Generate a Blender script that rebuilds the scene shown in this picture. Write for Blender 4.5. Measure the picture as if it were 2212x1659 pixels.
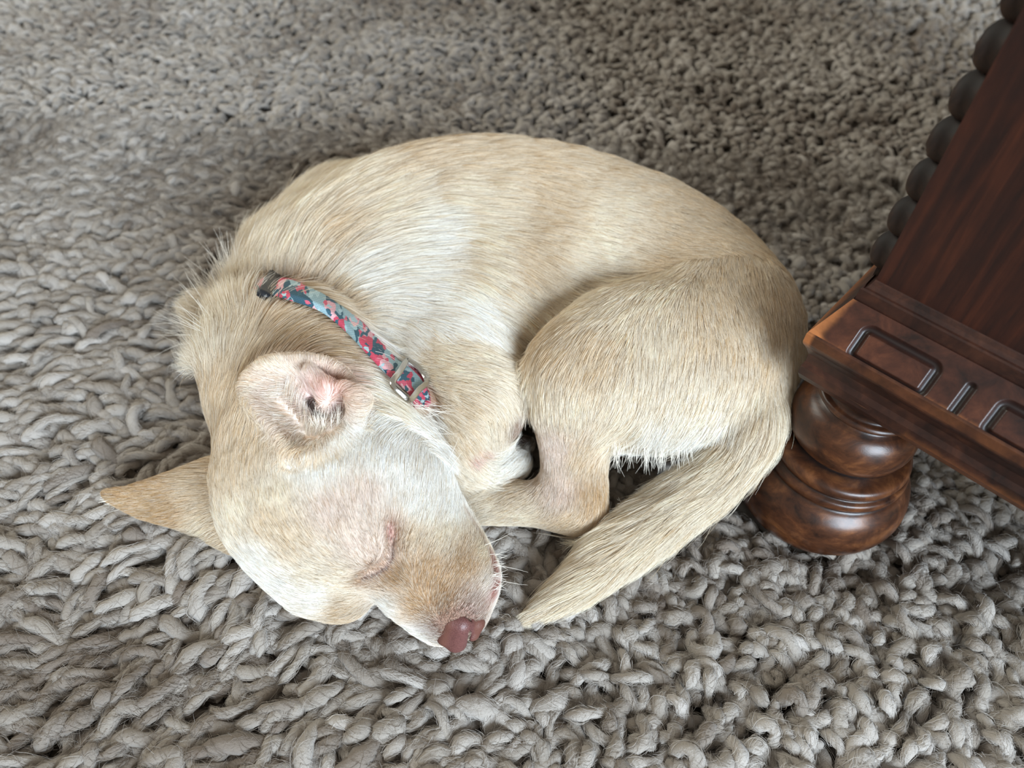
import bpy, bmesh, math
import numpy as np
from mathutils import Vector, Matrix, kdtree

DRAFT = False
for o in list(bpy.data.objects):
    bpy.data.objects.remove(o)
scene = bpy.context.scene
COL = scene.collection

# ------------------------------------------------------------------ camera
# phone camera held above the dog, looking down and forward; world Z is up, the rug top is z = 0
FPX, CX, CY, CAM_H = 1600.0, 1106.0, 829.5, 0.36
NADIR = (1019.0, 2218.0)
_dn = np.array([NADIR[0] - CX, NADIR[1] - CY, FPX]); _dn /= np.linalg.norm(_dn)
_Y = np.array([0, 0, 1.0]) - _dn * _dn[2]; _Y /= np.linalg.norm(_Y)
_Z = -_dn
_X = np.cross(_Y, _Z)
CR = np.array([_X, _Y, _Z])                       # world = CR @ camera vector (x right, y down, z forward)
CPOS = np.array([0, 0, CAM_H])

def at(px, py, z):
    d = CR @ np.array([(px - CX) / FPX, (py - CY) / FPX, 1.0])
    return CPOS + d * ((z - CAM_H) / d[2])

def proj(P):
    c = (np.asarray(P) - CPOS) @ CR
    return np.stack([CX + FPX * c[..., 0] / c[..., 2], CY + FPX * c[..., 1] / c[..., 2]], -1)

def depth(P):
    return ((np.asarray(P) - CPOS) @ CR)[..., 2]

cam = bpy.data.cameras.new('camera')
cam.sensor_fit = 'HORIZONTAL'; cam.sensor_width = 36.0
cam.lens = 36.0 * FPX / 2212.0
cam.clip_start = 0.01; cam.clip_end = 50
cam.dof.use_dof = True
cam.dof.focus_distance = float(depth(at(880, 1000, .07)))
cam.dof.aperture_fstop = 7.5
cam_o = bpy.data.objects.new('camera', cam); COL.objects.link(cam_o)
M = np.eye(4)
M[:3, 0] = CR[:, 0]; M[:3, 1] = -CR[:, 1]; M[:3, 2] = -CR[:, 2]; M[:3, 3] = CPOS
cam_o.matrix_world = Matrix(M.tolist())
scene.camera = cam_o

# ------------------------------------------------------------------ light
scene.view_settings.view_transform = 'Standard'
scene.view_settings.look = 'None'
scene.view_settings.gamma = 1.0
scene.view_settings.use_curve_mapping = False
scene.view_settings.exposure = 0.16
world = bpy.data.worlds.new('room_light'); scene.world = world
world.use_nodes = True
bg = world.node_tree.nodes['Background']
bg.inputs[0].default_value = (1.0, 0.945, 0.84, 1); bg.inputs[1].default_value = 0.43

def area(name, loc, target, sx, sy, power, color):
    l = bpy.data.lights.new(name, 'AREA'); l.shape = 'RECTANGLE'; l.size = sx; l.size_y = sy
    l.energy = power; l.color = color
    o = bpy.data.objects.new(name, l); COL.objects.link(o)
    o.location = loc
    o.rotation_euler = (Vector(target) - Vector(loc)).to_track_quat('-Z', 'Y').to_euler()
    return o
area('window_light', (1.05, -1.65, 0.95), (0.08, 0.28, 0), 1.2, 1.0, 112, (0.72, 0.86, 1.0))
area('window_light_far', (-2.2, 1.5, 1.7), (0.0, 0.5, 0), 1.4, 1.4, 46, (0.98, 1.0, 0.90))
scene.cycles_curves.shape = 'RIBBONS'

# ------------------------------------------------------------------ helpers
def tag(o, label=None, cat=None, kind=None, group=None):
    if label: o['label'] = label
    if cat: o['category'] = cat
    if kind: o['kind'] = kind
    if group: o['group'] = group
    return o

def mesh_obj(name, V, F, mat=None, parent=None, smooth=True):
    me = bpy.data.meshes.new(name)
    if isinstance(F, np.ndarray):
        V = np.asarray(V, np.float32); n = len(F); k = F.shape[1]
        me.vertices.add(len(V)); me.vertices.foreach_set('co', V.ravel())
        me.loops.add(n * k); me.loops.foreach_set('vertex_index', F.astype(np.int32).ravel())
        me.polygons.add(n); me.polygons.foreach_set('loop_start', np.arange(0, n * k, k, dtype=np.int32))
        me.polygons.foreach_set('loop_total', np.full(n, k, np.int32))
        me.update(calc_edges=True)
    else:
        me.from_pydata([tuple(map(float, v)) for v in V], [], F)
        me.update()
    me.polygons.foreach_set('use_smooth', np.full(len(me.polygons), smooth, bool))
    if mat: me.materials.append(mat)
    o = bpy.data.objects.new(name, me); COL.objects.link(o)
    if parent: o.parent = parent
    return o

def bm_obj(name, bm, mat=None, parent=None, smooth=True):
    me = bpy.data.meshes.new(name); bm.to_mesh(me); bm.free()
    me.polygons.foreach_set('use_smooth', np.full(len(me.polygons), smooth, bool))
    if mat: me.materials.append(mat)
    o = bpy.data.objects.new(name, me); COL.objects.link(o)
    if parent: o.parent = parent
    return o

def empty(name, loc):
    o = bpy.data.objects.new(name, None); COL.objects.link(o); o.location = loc
    o.empty_display_size = .02
    return o

def adopt(parent, *children):
    # parent without moving the child in the world
    for c in children:
        c.parent = parent
        c.matrix_parent_inverse = Matrix.Translation(parent.location).inverted()

class NT:
    def __init__(s, name):
        s.m = bpy.data.materials.new(name); s.m.use_nodes = True
        s.t = s.m.node_tree; s.t.nodes.clear()
        s.out = s.n('ShaderNodeOutputMaterial')
    def n(s, typ, **kw):
        nd = s.t.nodes.new(typ)
        for k, v in kw.items():
            if k in nd.inputs: nd.inputs[k].default_value = v
            else: setattr(nd, k, v)
        return nd
    def l(s, a, b): s.t.links.new(a, b)
    def ramp(s, fac, stops, interp='LINEAR'):
        r = s.n('ShaderNodeValToRGB'); r.color_ramp.interpolation = interp
        e = r.color_ramp.elements
        while len(e) < len(stops): e.new(.5)
        for q, (p, c) in zip(e, stops):
            q.position = p; q.color = (*c, 1)
        s.l(fac, r.inputs[0]); return r.outputs[0]

def srgb(r, g, b):
    f = lambda c: (c / 12.92 if c <= .04045 else ((c + .055) / 1.055) ** 2.4)
    return tuple(f(v / 255) for v in (r, g, b))

rng = np.random.default_rng(7)

# value noise on numpy arrays (for relief and colour variety)
def vnoise(P, scale, seed=0):
    q = np.asarray(P) * scale
    i = np.floor(q).astype(np.int64); f = q - i; f = f * f * (3 - 2 * f)
    D = q.shape[-1]
    def h(ii):
        n = ii[..., 0] * 374761393 + ii[..., 1] * 668265263 + seed * 1274126177
        if D == 3: n = n + ii[..., 2] * 2147483647
        n = (n ^ (n >> 13)) * 1274126177 & 0xffffffff
        n = (n ^ (n >> 16)) & 0xffffff
        return n / float(0xffffff)
    out = 0
    for c in range(2 ** D):
        off = np.array([(c >> d) & 1 for d in range(D)])
        w = np.prod(np.where(off == 1, f, 1 - f), -1)
        out = out + w * h(i + off)
    return out * 2 - 1

# ------------------------------------------------------------------ the dog: one continuous skin from a distance field
DX = 0.0022
G0 = np.array([-0.30, 0.02, -0.012]); G1 = np.array([0.29, 0.50, 0.155])
GN = np.ceil((G1 - G0) / DX).astype(int) + 1
AX = [np.linspace(0, GN[d] - 1, GN[d]) * DX + G0[d] for d in range(3)]
BIG = 0.04

def sph(px, py, z, r):
    c = at(px, py, z)
    return c, r * float(depth(c)) / FPX

def field():
    return np.full(GN, BIG, np.float32)

def box_of(lo, hi):
    a = np.clip(np.floor((lo - G0) / DX).astype(int), 0, GN - 1)
    b = np.clip(np.ceil((hi - G0) / DX).astype(int) + 1, 1, GN)
    return tuple(slice(a[d], b[d]) for d in range(3))

def smin(a, b, k):
    h = np.maximum(k - np.abs(a - b), 0) / k
    return np.minimum(a, b) - h * h * k * .25

def pts_of(sl):
    return (AX[0][sl[0]][:, None, None], AX[1][sl[1]][None, :, None], AX[2][sl[2]][None, None, :])

def cone(Fd, A, B, k, sub=False, flat=1.0):
    (a, ra), (b, rb) = A, B
    r = max(ra, rb)
    mrg = r + (0.006 + k if sub else BIG * .9)
    sl = box_of(np.minimum(a, b) - mrg, np.maximum(a, b) + mrg)
    X, Y, Z = pts_of(sl)
    ab = b - a; L2 = max(float(ab @ ab), 1e-12)
    t = np.clip(((X - a[0]) * ab[0] + (Y - a[1]) * ab[1] + (Z - a[2]) * ab[2]) / L2, 0, 1)
    d = np.sqrt((X - a[0] - t * ab[0]) ** 2 + (Y - a[1] - t * ab[1]) ** 2 + ((Z - a[2] - t * ab[2]) / flat) ** 2) - (ra + t * (rb - ra))
    if flat != 1.0: d = d * min(1, flat)
    d = d.astype(np.float32)
    if sub:
        Fd[sl] = -smin(-Fd[sl], d, k)
    else:
        Fd[sl] = smin(Fd[sl], d, k)

def chain(Fd, pts, k):
    # tapered tube through pixel/height stations: a plain union along the tube, a smooth one with the rest
    S = [sph(*p) for p in pts]
    n = 6
    C = np.array([c for c, r in S]); Rr = np.array([r for c, r in S])
    if len(S) > 2:
        cc, rr = [], []
        for i in range(len(S) - 1):
            p0, p1, p2, p3 = C[max(i - 1, 0)], C[i], C[i + 1], C[min(i + 2, len(S) - 1)]
            q0, q1, q2, q3 = Rr[max(i - 1, 0)], Rr[i], Rr[i + 1], Rr[min(i + 2, len(S) - 1)]
            for t in np.arange(n) / n:
                w = .5 * np.array([-t + 2 * t * t - t ** 3, 2 - 5 * t * t + 3 * t ** 3, t + 4 * t * t - 3 * t ** 3, -t * t + t ** 3])
                cc.append(w[0] * p0 + w[1] * p1 + w[2] * p2 + w[3] * p3)
                rr.append(max(w[0] * q0 + w[1] * q1 + w[2] * q2 + w[3] * q3, .0008))
        C = np.array(cc + [C[-1]]); Rr = np.array(rr + [Rr[-1]])
    mrg = Rr.max() + BIG * .9
    sl = box_of(C.min(0) - mrg, C.max(0) + mrg)
    T = np.full(Fd[sl].shape, BIG, np.float32)
    X, Y, Z = pts_of(sl)
    for i in range(max(len(C) - 1, 1)):
        a, b = C[i], C[min(i + 1, len(C) - 1)]; ra, rb = Rr[i], Rr[min(i + 1, len(C) - 1)]
        ab = b - a; L2 = max(float(ab @ ab), 1e-12)
        t = np.clip(((X - a[0]) * ab[0] + (Y - a[1]) * ab[1] + (Z - a[2]) * ab[2]) / L2, 0, 1)
        d = np.sqrt((X - a[0] - t * ab[0]) ** 2 + (Y - a[1] - t * ab[1]) ** 2 + (Z - a[2] - t * ab[2]) ** 2) - (ra + t * (rb - ra))
        np.minimum(T, d.astype(np.float32), out=T)
    Fd[sl] = smin(Fd[sl], T, k)

def cast(Fd, px, py, t0=.12):
    d = CR @ np.array([(px - CX) / FPX, (py - CY) / FPX, 1.0]); d /= np.linalg.norm(d)
    ts = np.arange(t0, .9, .0006)
    P = CPOS + d * ts[:, None]
    v = sample(Fd, P)
    i = np.argmax(v < 0)
    if v[i] >= 0: return None
    return P[i]

def sample(Fd, P):
    q = (np.asarray(P) - G0) / DX
    q = np.clip(q, 0, GN - 1.001)
    i = q.astype(int); f = (q - i).astype(np.float32)
    out = 0
    for c in range(8):
        o = [(c >> d) & 1 for d in range(3)]
        w = 1
        for d in range(3): w = w * (f[..., d] if o[d] else 1 - f[..., d])
        out = out + w * Fd[i[..., 0] + o[0], i[..., 1] + o[1], i[..., 2] + o[2]]
    return out

def grad(Fd, P, e=.003):
    g = np.stack([sample(Fd, P + np.eye(3)[d] * e) - sample(Fd, P - np.eye(3)[d] * e) for d in range(3)], -1)
    return g / (np.linalg.norm(g, axis=-1, keepdims=True) + 1e-9)

# --- trunk
Fbody = field()
chain(Fbody, [(600, 650, .040, 110), (740, 580, .044, 155), (900, 505, .048, 178), (1040, 490, .050, 184), (1200, 508, .051, 186),
              (1380, 570, .050, 188), (1510, 670, .048, 188), (1580, 760, .042, 145)], .02)
chain(Fbody, [(860, 640, .046, 145), (1000, 640, .048, 155), (1160, 640, .044, 145)], .03)
chain(Fbody, [(1340, 600, .058, 112), (1230, 645, .058, 118), (1120, 700, .054, 112)], .03)
chain(Fbody, [(620, 560, .030, 95), (740, 470, .034, 108)], .03)
chain(Fbody, [(900, 740, .044, 120), (980, 760, .046, 122)], .03)
# --- near hind leg
Fleg = field()
chain(Fleg, [(1560, 720, .060, 160), (1460, 760, .066, 165), (1330, 750, .072, 130), (1250, 800, .072, 98)], .03)
chain(Fleg, [(1556, 830, .052, 122), (1420, 850, .058, 118), (1290, 850, .064, 108)], .03)
chain(Fleg, [(1248, 800, .070, 96), (1235, 900, .056, 80), (1230, 1000, .036, 64), (1234, 1075, .022, 58)], .012)
chain(Fleg, [(1280, 960, .040, 28), (1275, 1060, .024, 32), (1255, 1095, .018, 48)], .012)
chain(Fleg, [(1238, 1088, .018, 58), (1130, 1088, .016, 50), (1040, 1088, .014, 48), (960, 1090, .012, 46)], .012)
# --- near foreleg, folded under the chin
Farm = field()
chain(Farm, [(960, 800, .050, 96), (1026, 850, .055, 96), (1044, 882, .050, 82)], .02)
chain(Farm, [(1036, 880, .050, 80), (1010, 960, .038, 62), (1015, 1000, .030, 54)], .014)
chain(Farm, [(990, 1000, .028, 50), (1060, 1010, .024, 42), (1108, 1006, .020, 36)], .012)
chain(Farm, [(1114, 962, .020, 20), (1130, 960, .020, 20)], .004)
chain(Farm, [(1120, 900, -.004, 50), (1150, 880, -.004, 50)], .012)
# --- tail
Ftail = field()
chain(Ftail, [(1648, 818, .058, 54), (1630, 922, .056, 56), (1556, 1022, .037, 58), (1448, 1103, .021, 58), (1330, 1193, .014, 52),
              (1250, 1260, .011, 38), (1180, 1312, .008, 18), (1125, 1345, .006, 4)], .012)
# --- head and neck
Fhead = field()
chain(Fhead, [(590, 740, .040, 115), (608, 800, .048, 158), (645, 920, .054, 170), (655, 1000, .054, 172), (700, 1080, .054, 170)], .02)
chain(Fhead, [(660, 790, .050, 138), (750, 860, .056, 128), (800, 930, .058, 128), (835, 1040, .054, 115)], .03)
chain(Fhead, [(625, 1110, .036, 118), (705, 1210, .030, 104)], .03)
chain(Fhead, [(705, 1245, .020, 82), (742, 1274, .018, 62)], .010)
chain(Fhead, [(462, 690, .030, 36), (448, 775, .018, 26)], .012)
chain(Fhead, [(800, 1130, .050, 106), (880, 1190, .042, 104), (948, 1262, .032, 94), (988, 1320, .024, 60)], .012)
chain(Fhead, [(890, 1100, .044, 90), (960, 1180, .030, 80), (1000, 1240, .022, 70)], .02)
chain(Fhead, [(892, 1300, .018, 48), (945, 1343, .014, 42)], .012)
# brow ridge and the closed eye
tocam = lambda p: (CPOS - p) / np.linalg.norm(CPOS - p)
def knob(Fd, px, py, out, r, k):
    # a ball set into the surface so that it stands proud by 'out'
    p = cast(Fd, px, py); c = p + tocam(p) * (out - r)
    cone(Fd, (c, r), (c, r), k)
knob(Fhead, 795, 1190, .0052, .0145, .007)
knob(Fhead, 745, 1150, .0020, .0180, .012)
knob(Fhead, 880, 1275, .0015, .0120, .010)
EYE = [(842, 1142), (847, 1180), (848, 1208), (838, 1228), (815, 1242), (788, 1248)]
eye3 = [cast(Fhead, *p) for p in EYE]
for a, b in zip(eye3[:-1], eye3[1:]):
    cone(Fhead, (a, .0030), (b, .0030), .007, sub=True)
# mouth line at the right of the muzzle
MOUTH = [(1010, 1120), (1040, 1170), (1058, 1215), (1066, 1250)]
# ear canal
canal = cast(Fhead, 698, 885)
c_a, c_b = cast(Fhead, 655, 868), cast(Fhead, 738, 902)
cone(Fhead, (c_a - tocam(c_a) * .002, .0050), (canal - tocam(canal) * .005, .0098), .005, sub=True)
cone(Fhead, (canal - tocam(canal) * .005, .0098), (c_b - tocam(c_b) * .002, .005), .005, sub=True)

# --- near ear: a cupped flap, open to the camera
def flap(Fd, rim, base, bulge, r, k, nu=46, nv=22, tip=0):
    # rim, base: arrays of world points (same length); a thick sheet between them, dished along 'bulge'
    rim = np.asarray(rim); base = np.asarray(base)
    s = np.linspace(0, len(rim) - 1, nu)
    def lerp(A):
        i = np.clip(s.astype(int), 0, len(A) - 2); f = (s - i)[:, None]
        return A[i] * (1 - f) + A[i + 1] * f
    Rm, Bs = lerp(rim), lerp(base)
    out = []
    for j in range(nv):
        t = j / (nv - 1)
        P = Bs * (1 - t) + Rm * t + bulge * math.sin(math.pi * t) * 1.0
        out.append(P)
        for i, p in enumerate(P):
            q = r * (.35 + .65 * min(1, i / tip)) if tip else r
            cone(Fd, (p, q), (p, q), k)
    return out

Fear = field()
def on_head(px, py, up):
    p = cast(Fhead, px, py)
    return p + tocam(p) * up
RIM = [(778, 880, .003), (776, 850, .009), (742, 804, .016), (700, 780, .020), (650, 774, .020), (600, 776, .018), (562, 786, .015), (534, 812, .011),
       (524, 838, .009), (534, 868, .008), (562, 900, .007), (592, 930, .007), (612, 958, .007), (618, 985, .006), (650, 990, .005), (690, 978, .003),
       (730, 950, .001), (765, 915, .001)]
rim3 = []
for px, py, up in RIM:
    p = cast(Fhead, px, py) if not 640 < px < 745 or py > 930 or py < 850 else cast(Fhead, px, py)
    rim3.append(p + tocam(p) * up)
base3 = []
for i, (px, py, up) in enumerate(RIM):
    bx, by = 700 + (px - 700) * .36, 884 + (py - 884) * .34
    p = c_a + (c_b - c_a) * np.clip((bx - 655) / 83, -.2, 1.2) + CR[:, 1] * (by - (868 + (bx - 655) * .41)) * float(depth(canal)) / FPX
    base3.append(p - tocam(p) * (.0035 if px > 640 else .0012))
_c = np.mean(rim3, 0)
EAR_AX = tocam(_c)
flap(Fear, rim3, base3, -EAR_AX * .0030, .0017, .0015, nu=70, nv=30)
# folds of the ear: the ridge over the canal, the tragus at the right
def eb(px, py, up): 
    p = c_a + (c_b - c_a) * ((px - 655) / 83); p = p + CR[:, 1] * (py - (868 + (px - 655) * .41)) * float(depth(canal)) / FPX
    return p + EAR_AX * up
cone(Fear, (eb(668, 806, .008), .0030), (eb(704, 842, .009), .0040), .004)
cone(Fear, (eb(704, 842, .009), .0040), (eb(698, 872, .003), .0026), .004)
cone(Fear, (eb(738, 838, .010), .0026), (eb(770, 862, .010), .0042), .003)
cone(Fear, (eb(770, 862, .010), .0042), (eb(762, 896, .006), .0040), .004)

# --- far ear: flat on the rug beyond the head
Ffar = field()
TIP = at(238, 1079, .020)
up_edge = [TIP, at(300, 1056, .022), at(380, 1028, .024), at(450, 1000, .024), at(520, 990, .026)]
lo_edge = [TIP, at(300, 1108, .012), at(380, 1128, .011), at(440, 1150, .011), at(510, 1190, .012)]
flap(Ffar, up_edge, lo_edge, np.array([0, 0, .006]), .0019, .002, nu=70, nv=26, tip=26)

# --- one field
hip = at(1560, 640, .08)
X, Y, Z = pts_of((slice(None),) * 3)
eye3 = None
dh = np.sqrt((X - hip[0]) ** 2 + (Y - hip[1]) ** 2 + (Z - hip[2]) ** 2)
kk = (.004 + .030 * np.exp(-(dh / .055) ** 2)).astype(np.float32)
da = at(1010, 740, .07); da = np.sqrt((X - da[0]) ** 2 + (Y - da[1]) ** 2 + (Z - da[2]) ** 2)
karm = (.004 + .026 * np.exp(-(da / .036) ** 2)).astype(np.float32)
GROUPS = [Fbody, Fleg, Farm, Ftail, Fhead, Fear, Ffar]
BODY, LEG, ARM, TAIL, HEAD, EAR, FAR = range(7)
for g_ in (Fbody, Fleg): g_ += .0012
Fd = smin(Fbody, Fleg, kk)
Fd = smin(Fd, Farm, karm)
Fd = smin(Fd, Ftail, .008)
Fd = smin(Fd, Fhead, .008)
Fd = smin(Fd, Fear, .0055)
Fd = smin(Fd, Ffar, .004)
# flatten the underside where it rests in the pile
Fd = np.maximum(Fd, (-.006 - Z).astype(np.float32))

def surface_nets(F):
    s = F < 0
    nx, ny, nz = F.shape
    cnt = np.zeros((nx - 1, ny - 1, nz - 1), np.int8)
    for c in range(8):
        i, j, k = c & 1, (c >> 1) & 1, (c >> 2) & 1
        cnt += s[i:nx - 1 + i, j:ny - 1 + j, k:nz - 1 + k]
    idx = np.argwhere((cnt > 0) & (cnt < 8))
    vid = np.full(cnt.shape, -1, np.int64); vid[tuple(idx.T)] = np.arange(len(idx))
    acc = np.zeros((len(idx), 3)); num = np.zeros(len(idx))
    for ax in range(3):
        for u in (0, 1):
            for v in (0, 1):
                o = np.zeros(3, int); o[(ax + 1) % 3] = u; o[(ax + 2) % 3] = v
                o2 = o.copy(); o2[ax] = 1
                fa = F[tuple((idx + o).T)]; fb = F[tuple((idx + o2).T)]
                m = (fa < 0) != (fb < 0)
                t = np.where(m, fa / np.where(m, fa - fb, 1), 0)
                P = o + t[:, None] * (o2 - o)
                acc[m] += P[m]; num[m] += 1
    V = G0 + (idx + acc / num[:, None]) * DX
    Q = []
    for ax in range(3):
        b, c = (ax + 1) % 3, (ax + 2) % 3
        A = np.take(s, range(0, F.shape[ax] - 1), ax); B = np.take(s, range(1, F.shape[ax]), ax)
        e = np.argwhere(A != B)
        e = e[(e[:, b] > 0) & (e[:, c] > 0) & (e[:, b] < F.shape[b] - 1) & (e[:, c] < F.shape[c] - 1)]
        fl = A[tuple(e.T)]
        ob = np.zeros(3, int); ob[b] = 1; oc = np.zeros(3, int); oc[c] = 1
        q = np.stack([vid[tuple((e - ob - oc).T)], vid[tuple((e - oc).T)], vid[tuple(e.T)], vid[tuple((e - ob).T)]], 1)
        q[~fl] = q[~fl][:, ::-1]
        Q.append(q)
    return V, np.concatenate(Q)

DV, DQ = surface_nets(Fd)
DN = grad(Fd, DV)
gv = np.stack([sample(g, DV) for g in GROUPS], 1)
DGRP = np.argmin(gv, 1)

# ------------------------------------------------------------------ cabinet: dark carved wood on a turned bun foot
CO = at(1838, 920, .062); CO[2] = 0.0                     # foot axis
CU = np.array([0.75829, -0.65192, 0.0]); CW = np.array([0.65192, 0.75829, 0.0])
def cab(u, w, z): return CO + CU * u + CW * w + np.array([0, 0, z])

def wood(name, dark, mid, light, rough=.34, grain=(9, 90, 90), worn_lit_crev=None, groove=False, rot=None):
    m = NT(name)
    tc = m.n('ShaderNodeTexCoord'); mp = m.n('ShaderNodeMapping'); m.l(tc.outputs['Object'], mp.inputs[0])
    mp.inputs['Scale'].default_value = grain
    mp.vector_type = 'POINT'
    if rot: mp.inputs['Rotation'].default_value = rot
    n1 = m.n('ShaderNodeTexNoise', Scale=1.0, Detail=6.0, Roughness=.65, Distortion=.4); m.l(mp.outputs[0], n1.inputs['Vector'])
    n2 = m.n('ShaderNodeTexNoise', Scale=22.0, Detail=4.0, Roughness=.6); m.l(tc.outputs['Object'], n2.inputs['Vector'])
    c1 = m.ramp(n1.outputs[0], [(.32, dark), (.52, mid), (.70, light)])
    c2 = m.ramp(n2.outputs[0], [(.35, (.35, .33, .36)), (.62, (1, 1, 1))])
    mx = m.n('ShaderNodeMix', data_type='RGBA', blend_type='MULTIPLY'); mx.inputs[0].default_value = .75
    m.l(c1, mx.inputs[6]); m.l(c2, mx.inputs[7])
    col = mx.outputs[2]
    if worn_lit_crev:  # mask carries worn edges, the plinth's painted lit band, the foot's dark grooves
        n3 = m.n('ShaderNodeTexNoise', Scale=60.0, Detail=5.0, Roughness=.7); m.l(tc.outputs['Object'], n3.inputs['Vector'])
        at_ = m.n('ShaderNodeAttribute', attribute_name='wear_lit_crev')
        ad = m.n('ShaderNodeMath', operation='MULTIPLY_ADD'); m.l(n3.outputs[0], ad.inputs[0]); ad.inputs[1].default_value = 1.2; ad.inputs[2].default_value = -.75
        ad2 = m.n('ShaderNodeMath', operation='ADD', use_clamp=True); m.l(at_.outputs['Fac'], ad2.inputs[0]); m.l(ad.outputs[0], ad2.inputs[1])
        m2 = m.n('ShaderNodeMath', operation='MULTIPLY'); m.l(ad2.outputs[0], m2.inputs[0]); m.l(at_.outputs['Fac'], m2.inputs[1])
        ms = m.n('ShaderNodeMath', operation='MULTIPLY', use_clamp=True); m.l(m2.outputs[0], ms.inputs[0]); ms.inputs[1].default_value = 1.6
        mw = m.n('ShaderNodeMix', data_type='RGBA'); m.l(ms.outputs[0], mw.inputs[0]); m.l(col, mw.inputs[6]); mw.inputs[7].default_value = (*worn_lit_crev, 1)
        col = mw.outputs[2]
    if groove:
        ga = m.n('ShaderNodeAttribute', attribute_name='groove')
        mg = m.n('ShaderNodeMix', data_type='RGBA'); m.l(ga.outputs['Fac'], mg.inputs[0]); m.l(col, mg.inputs[6]); mg.inputs[7].default_value = (*srgb(34, 24, 22), 1); col = mg.outputs[2]
    b = m.n('ShaderNodeBsdfPrincipled'); m.l(col, b.inputs['Base Color'])
    rr = m.n('ShaderNodeMapRange'); m.l(n2.outputs[0], rr.inputs[0])
    rr.inputs['To Min'].default_value = rough + .16; rr.inputs['To Max'].default_value = rough - .08
    m.l(rr.outputs[0], b.inputs['Roughness'])
    bp = m.n('ShaderNodeBump', Strength=.25, Distance=.0006); m.l(n1.outputs[0], bp.inputs['Height']); m.l(bp.outputs[0], b.inputs['Normal'])
    b.inputs['Specular IOR Level'].default_value = .36
    m.l(b.outputs[0], m.out.inputs[0])
    return m.m

W_PANEL = wood('panel_wood', srgb(22, 10, 8), srgb(48, 21, 12), srgb(70, 33, 18), rough=.44, grain=(150, 150, 11))
W_PLINTH = wood('plinth_wood', srgb(25, 15, 13), srgb(52, 29, 21), srgb(76, 44, 30), rough=.36, grain=(70, 70, 70), worn_lit_crev=srgb(150, 92, 52))
W_CARVED = wood('carved_wood', srgb(32, 18, 14), srgb(63, 34, 24), srgb(86, 49, 33), rough=.34, grain=(70, 70, 70), worn_lit_crev=srgb(158, 98, 56), groove=True)
W_FOOT = wood('foot_wood', srgb(36, 20, 13), srgb(76, 44, 26), srgb(114, 71, 41), rough=.28, grain=(70, 70, 110), worn_lit_crev=srgb(28, 18, 15))
W_ROPE = wood('rope_wood', srgb(18, 12, 10), srgb(36, 23, 18), srgb(64, 42, 31), rough=.62, grain=(60, 60, 60))

def wear_lit_crev_attr(o, vals):
    a = o.data.attributes.new('wear_lit_crev', 'FLOAT', 'POINT'); a.data.foreach_set('value', np.asarray(vals, np.float32))

def loft(rings):
    # rings of (u0, u1, w0, w1, z): a mitred stack of rectangles, bevelled by its own steps
    V, F = [], []
    for (u0, u1, w0, w1, z) in rings:
        V += [cab(u0, w0, z), cab(u1, w0, z), cab(u1, w1, z), cab(u0, w1, z)]
    for r in range(len(rings) - 1):
        for i in range(4):
            j = (i + 1) % 4
            F.append((r * 4 + i, r * 4 + j, r * 4 + 4 + j, r * 4 + 4 + i))
    F.append((3, 2, 1, 0)); n = len(V); F.append((n - 4, n - 3, n - 2, n - 1))
    return V, F

U1, W1 = .32, .34
cabinet = empty('cabinet', Vector(CO))
tag(cabinet, 'dark carved wooden cabinet with rope edging on a turned bun foot beside the dog', 'cabinet')
UL, WL, ZL = -.0335, -.0325, .130                         # lip corner
def ring(ins, z, k=.6): return (UL + ins * k, U1, WL + ins, W1, z)

# carcass panel (the side facing the camera)
pv, pf = loft([ring(.0200, .1555), ring(.0200, .160), ring(.0200, .72)])
panel = mesh_obj('side_panel', pv, pf, W_PANEL, smooth=False)

# plinth: lower cove, lip, then (after the carved face) step and cavetto
prof_low = [(.0110, .0965), (.0072, .0970), (.0052, .1010), (.0050, .1060), (.0062, .1090), (.0058, .1140), (.0034, .1185), (.0012, .1215), (.0004, .1228), (.0000, .1242), (.0000, .1288), (.0006, .1300)]
prof_hi = [(.0140, .1465), (.0146, .1462), (.0148, .1522), (.0156, .1528), (.0162, .1520), (.0175, .1524), (.0188, .1538), (.0196, .1556), (.0204, .1566), (.0215, .1566)]
rows = prof_low + prof_hi
V, F = [], []
NU = 90
us = np.linspace(0, 1, NU) ** 1.3
for (ins, z) in rows:
    u0 = UL + ins * .6
    for q in us: V.append(cab(u0 + (U1 - u0) * q, WL + ins, z))          # camera side
    V.append(cab(U1, W1, z)); V.append(cab(u0, W1, z))
NR = NU + 2
for r in range(len(rows) - 1):
    carved = r == len(prof_low) - 1
    for i in range(NR):
        j = (i + 1) % NR
        if carved and i < NU - 1: continue
        F.append((r * NR + i, r * NR + j, r * NR + NR + j, r * NR + NR + i))
F.append(tuple(range(NR))[::-1])
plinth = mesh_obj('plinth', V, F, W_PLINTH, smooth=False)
Vn = np.array(V)
loc = Vn - CO; lu, lw, lz = loc @ CU, loc @ CW, Vn[:, 2]
wear_lit_crev_attr(plinth, np.clip(.55 * np.exp(-((lz - .0995) / .005) ** 2) * (lu > .02) + .5 * np.exp(-((lz - .1265) / .004) ** 2) + .5 * (np.hypot(lu - UL, lw - WL) < .004) * (lz > .12), 0, 1))  # lip and corner are worn; light on the lower bevel is painted in

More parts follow.
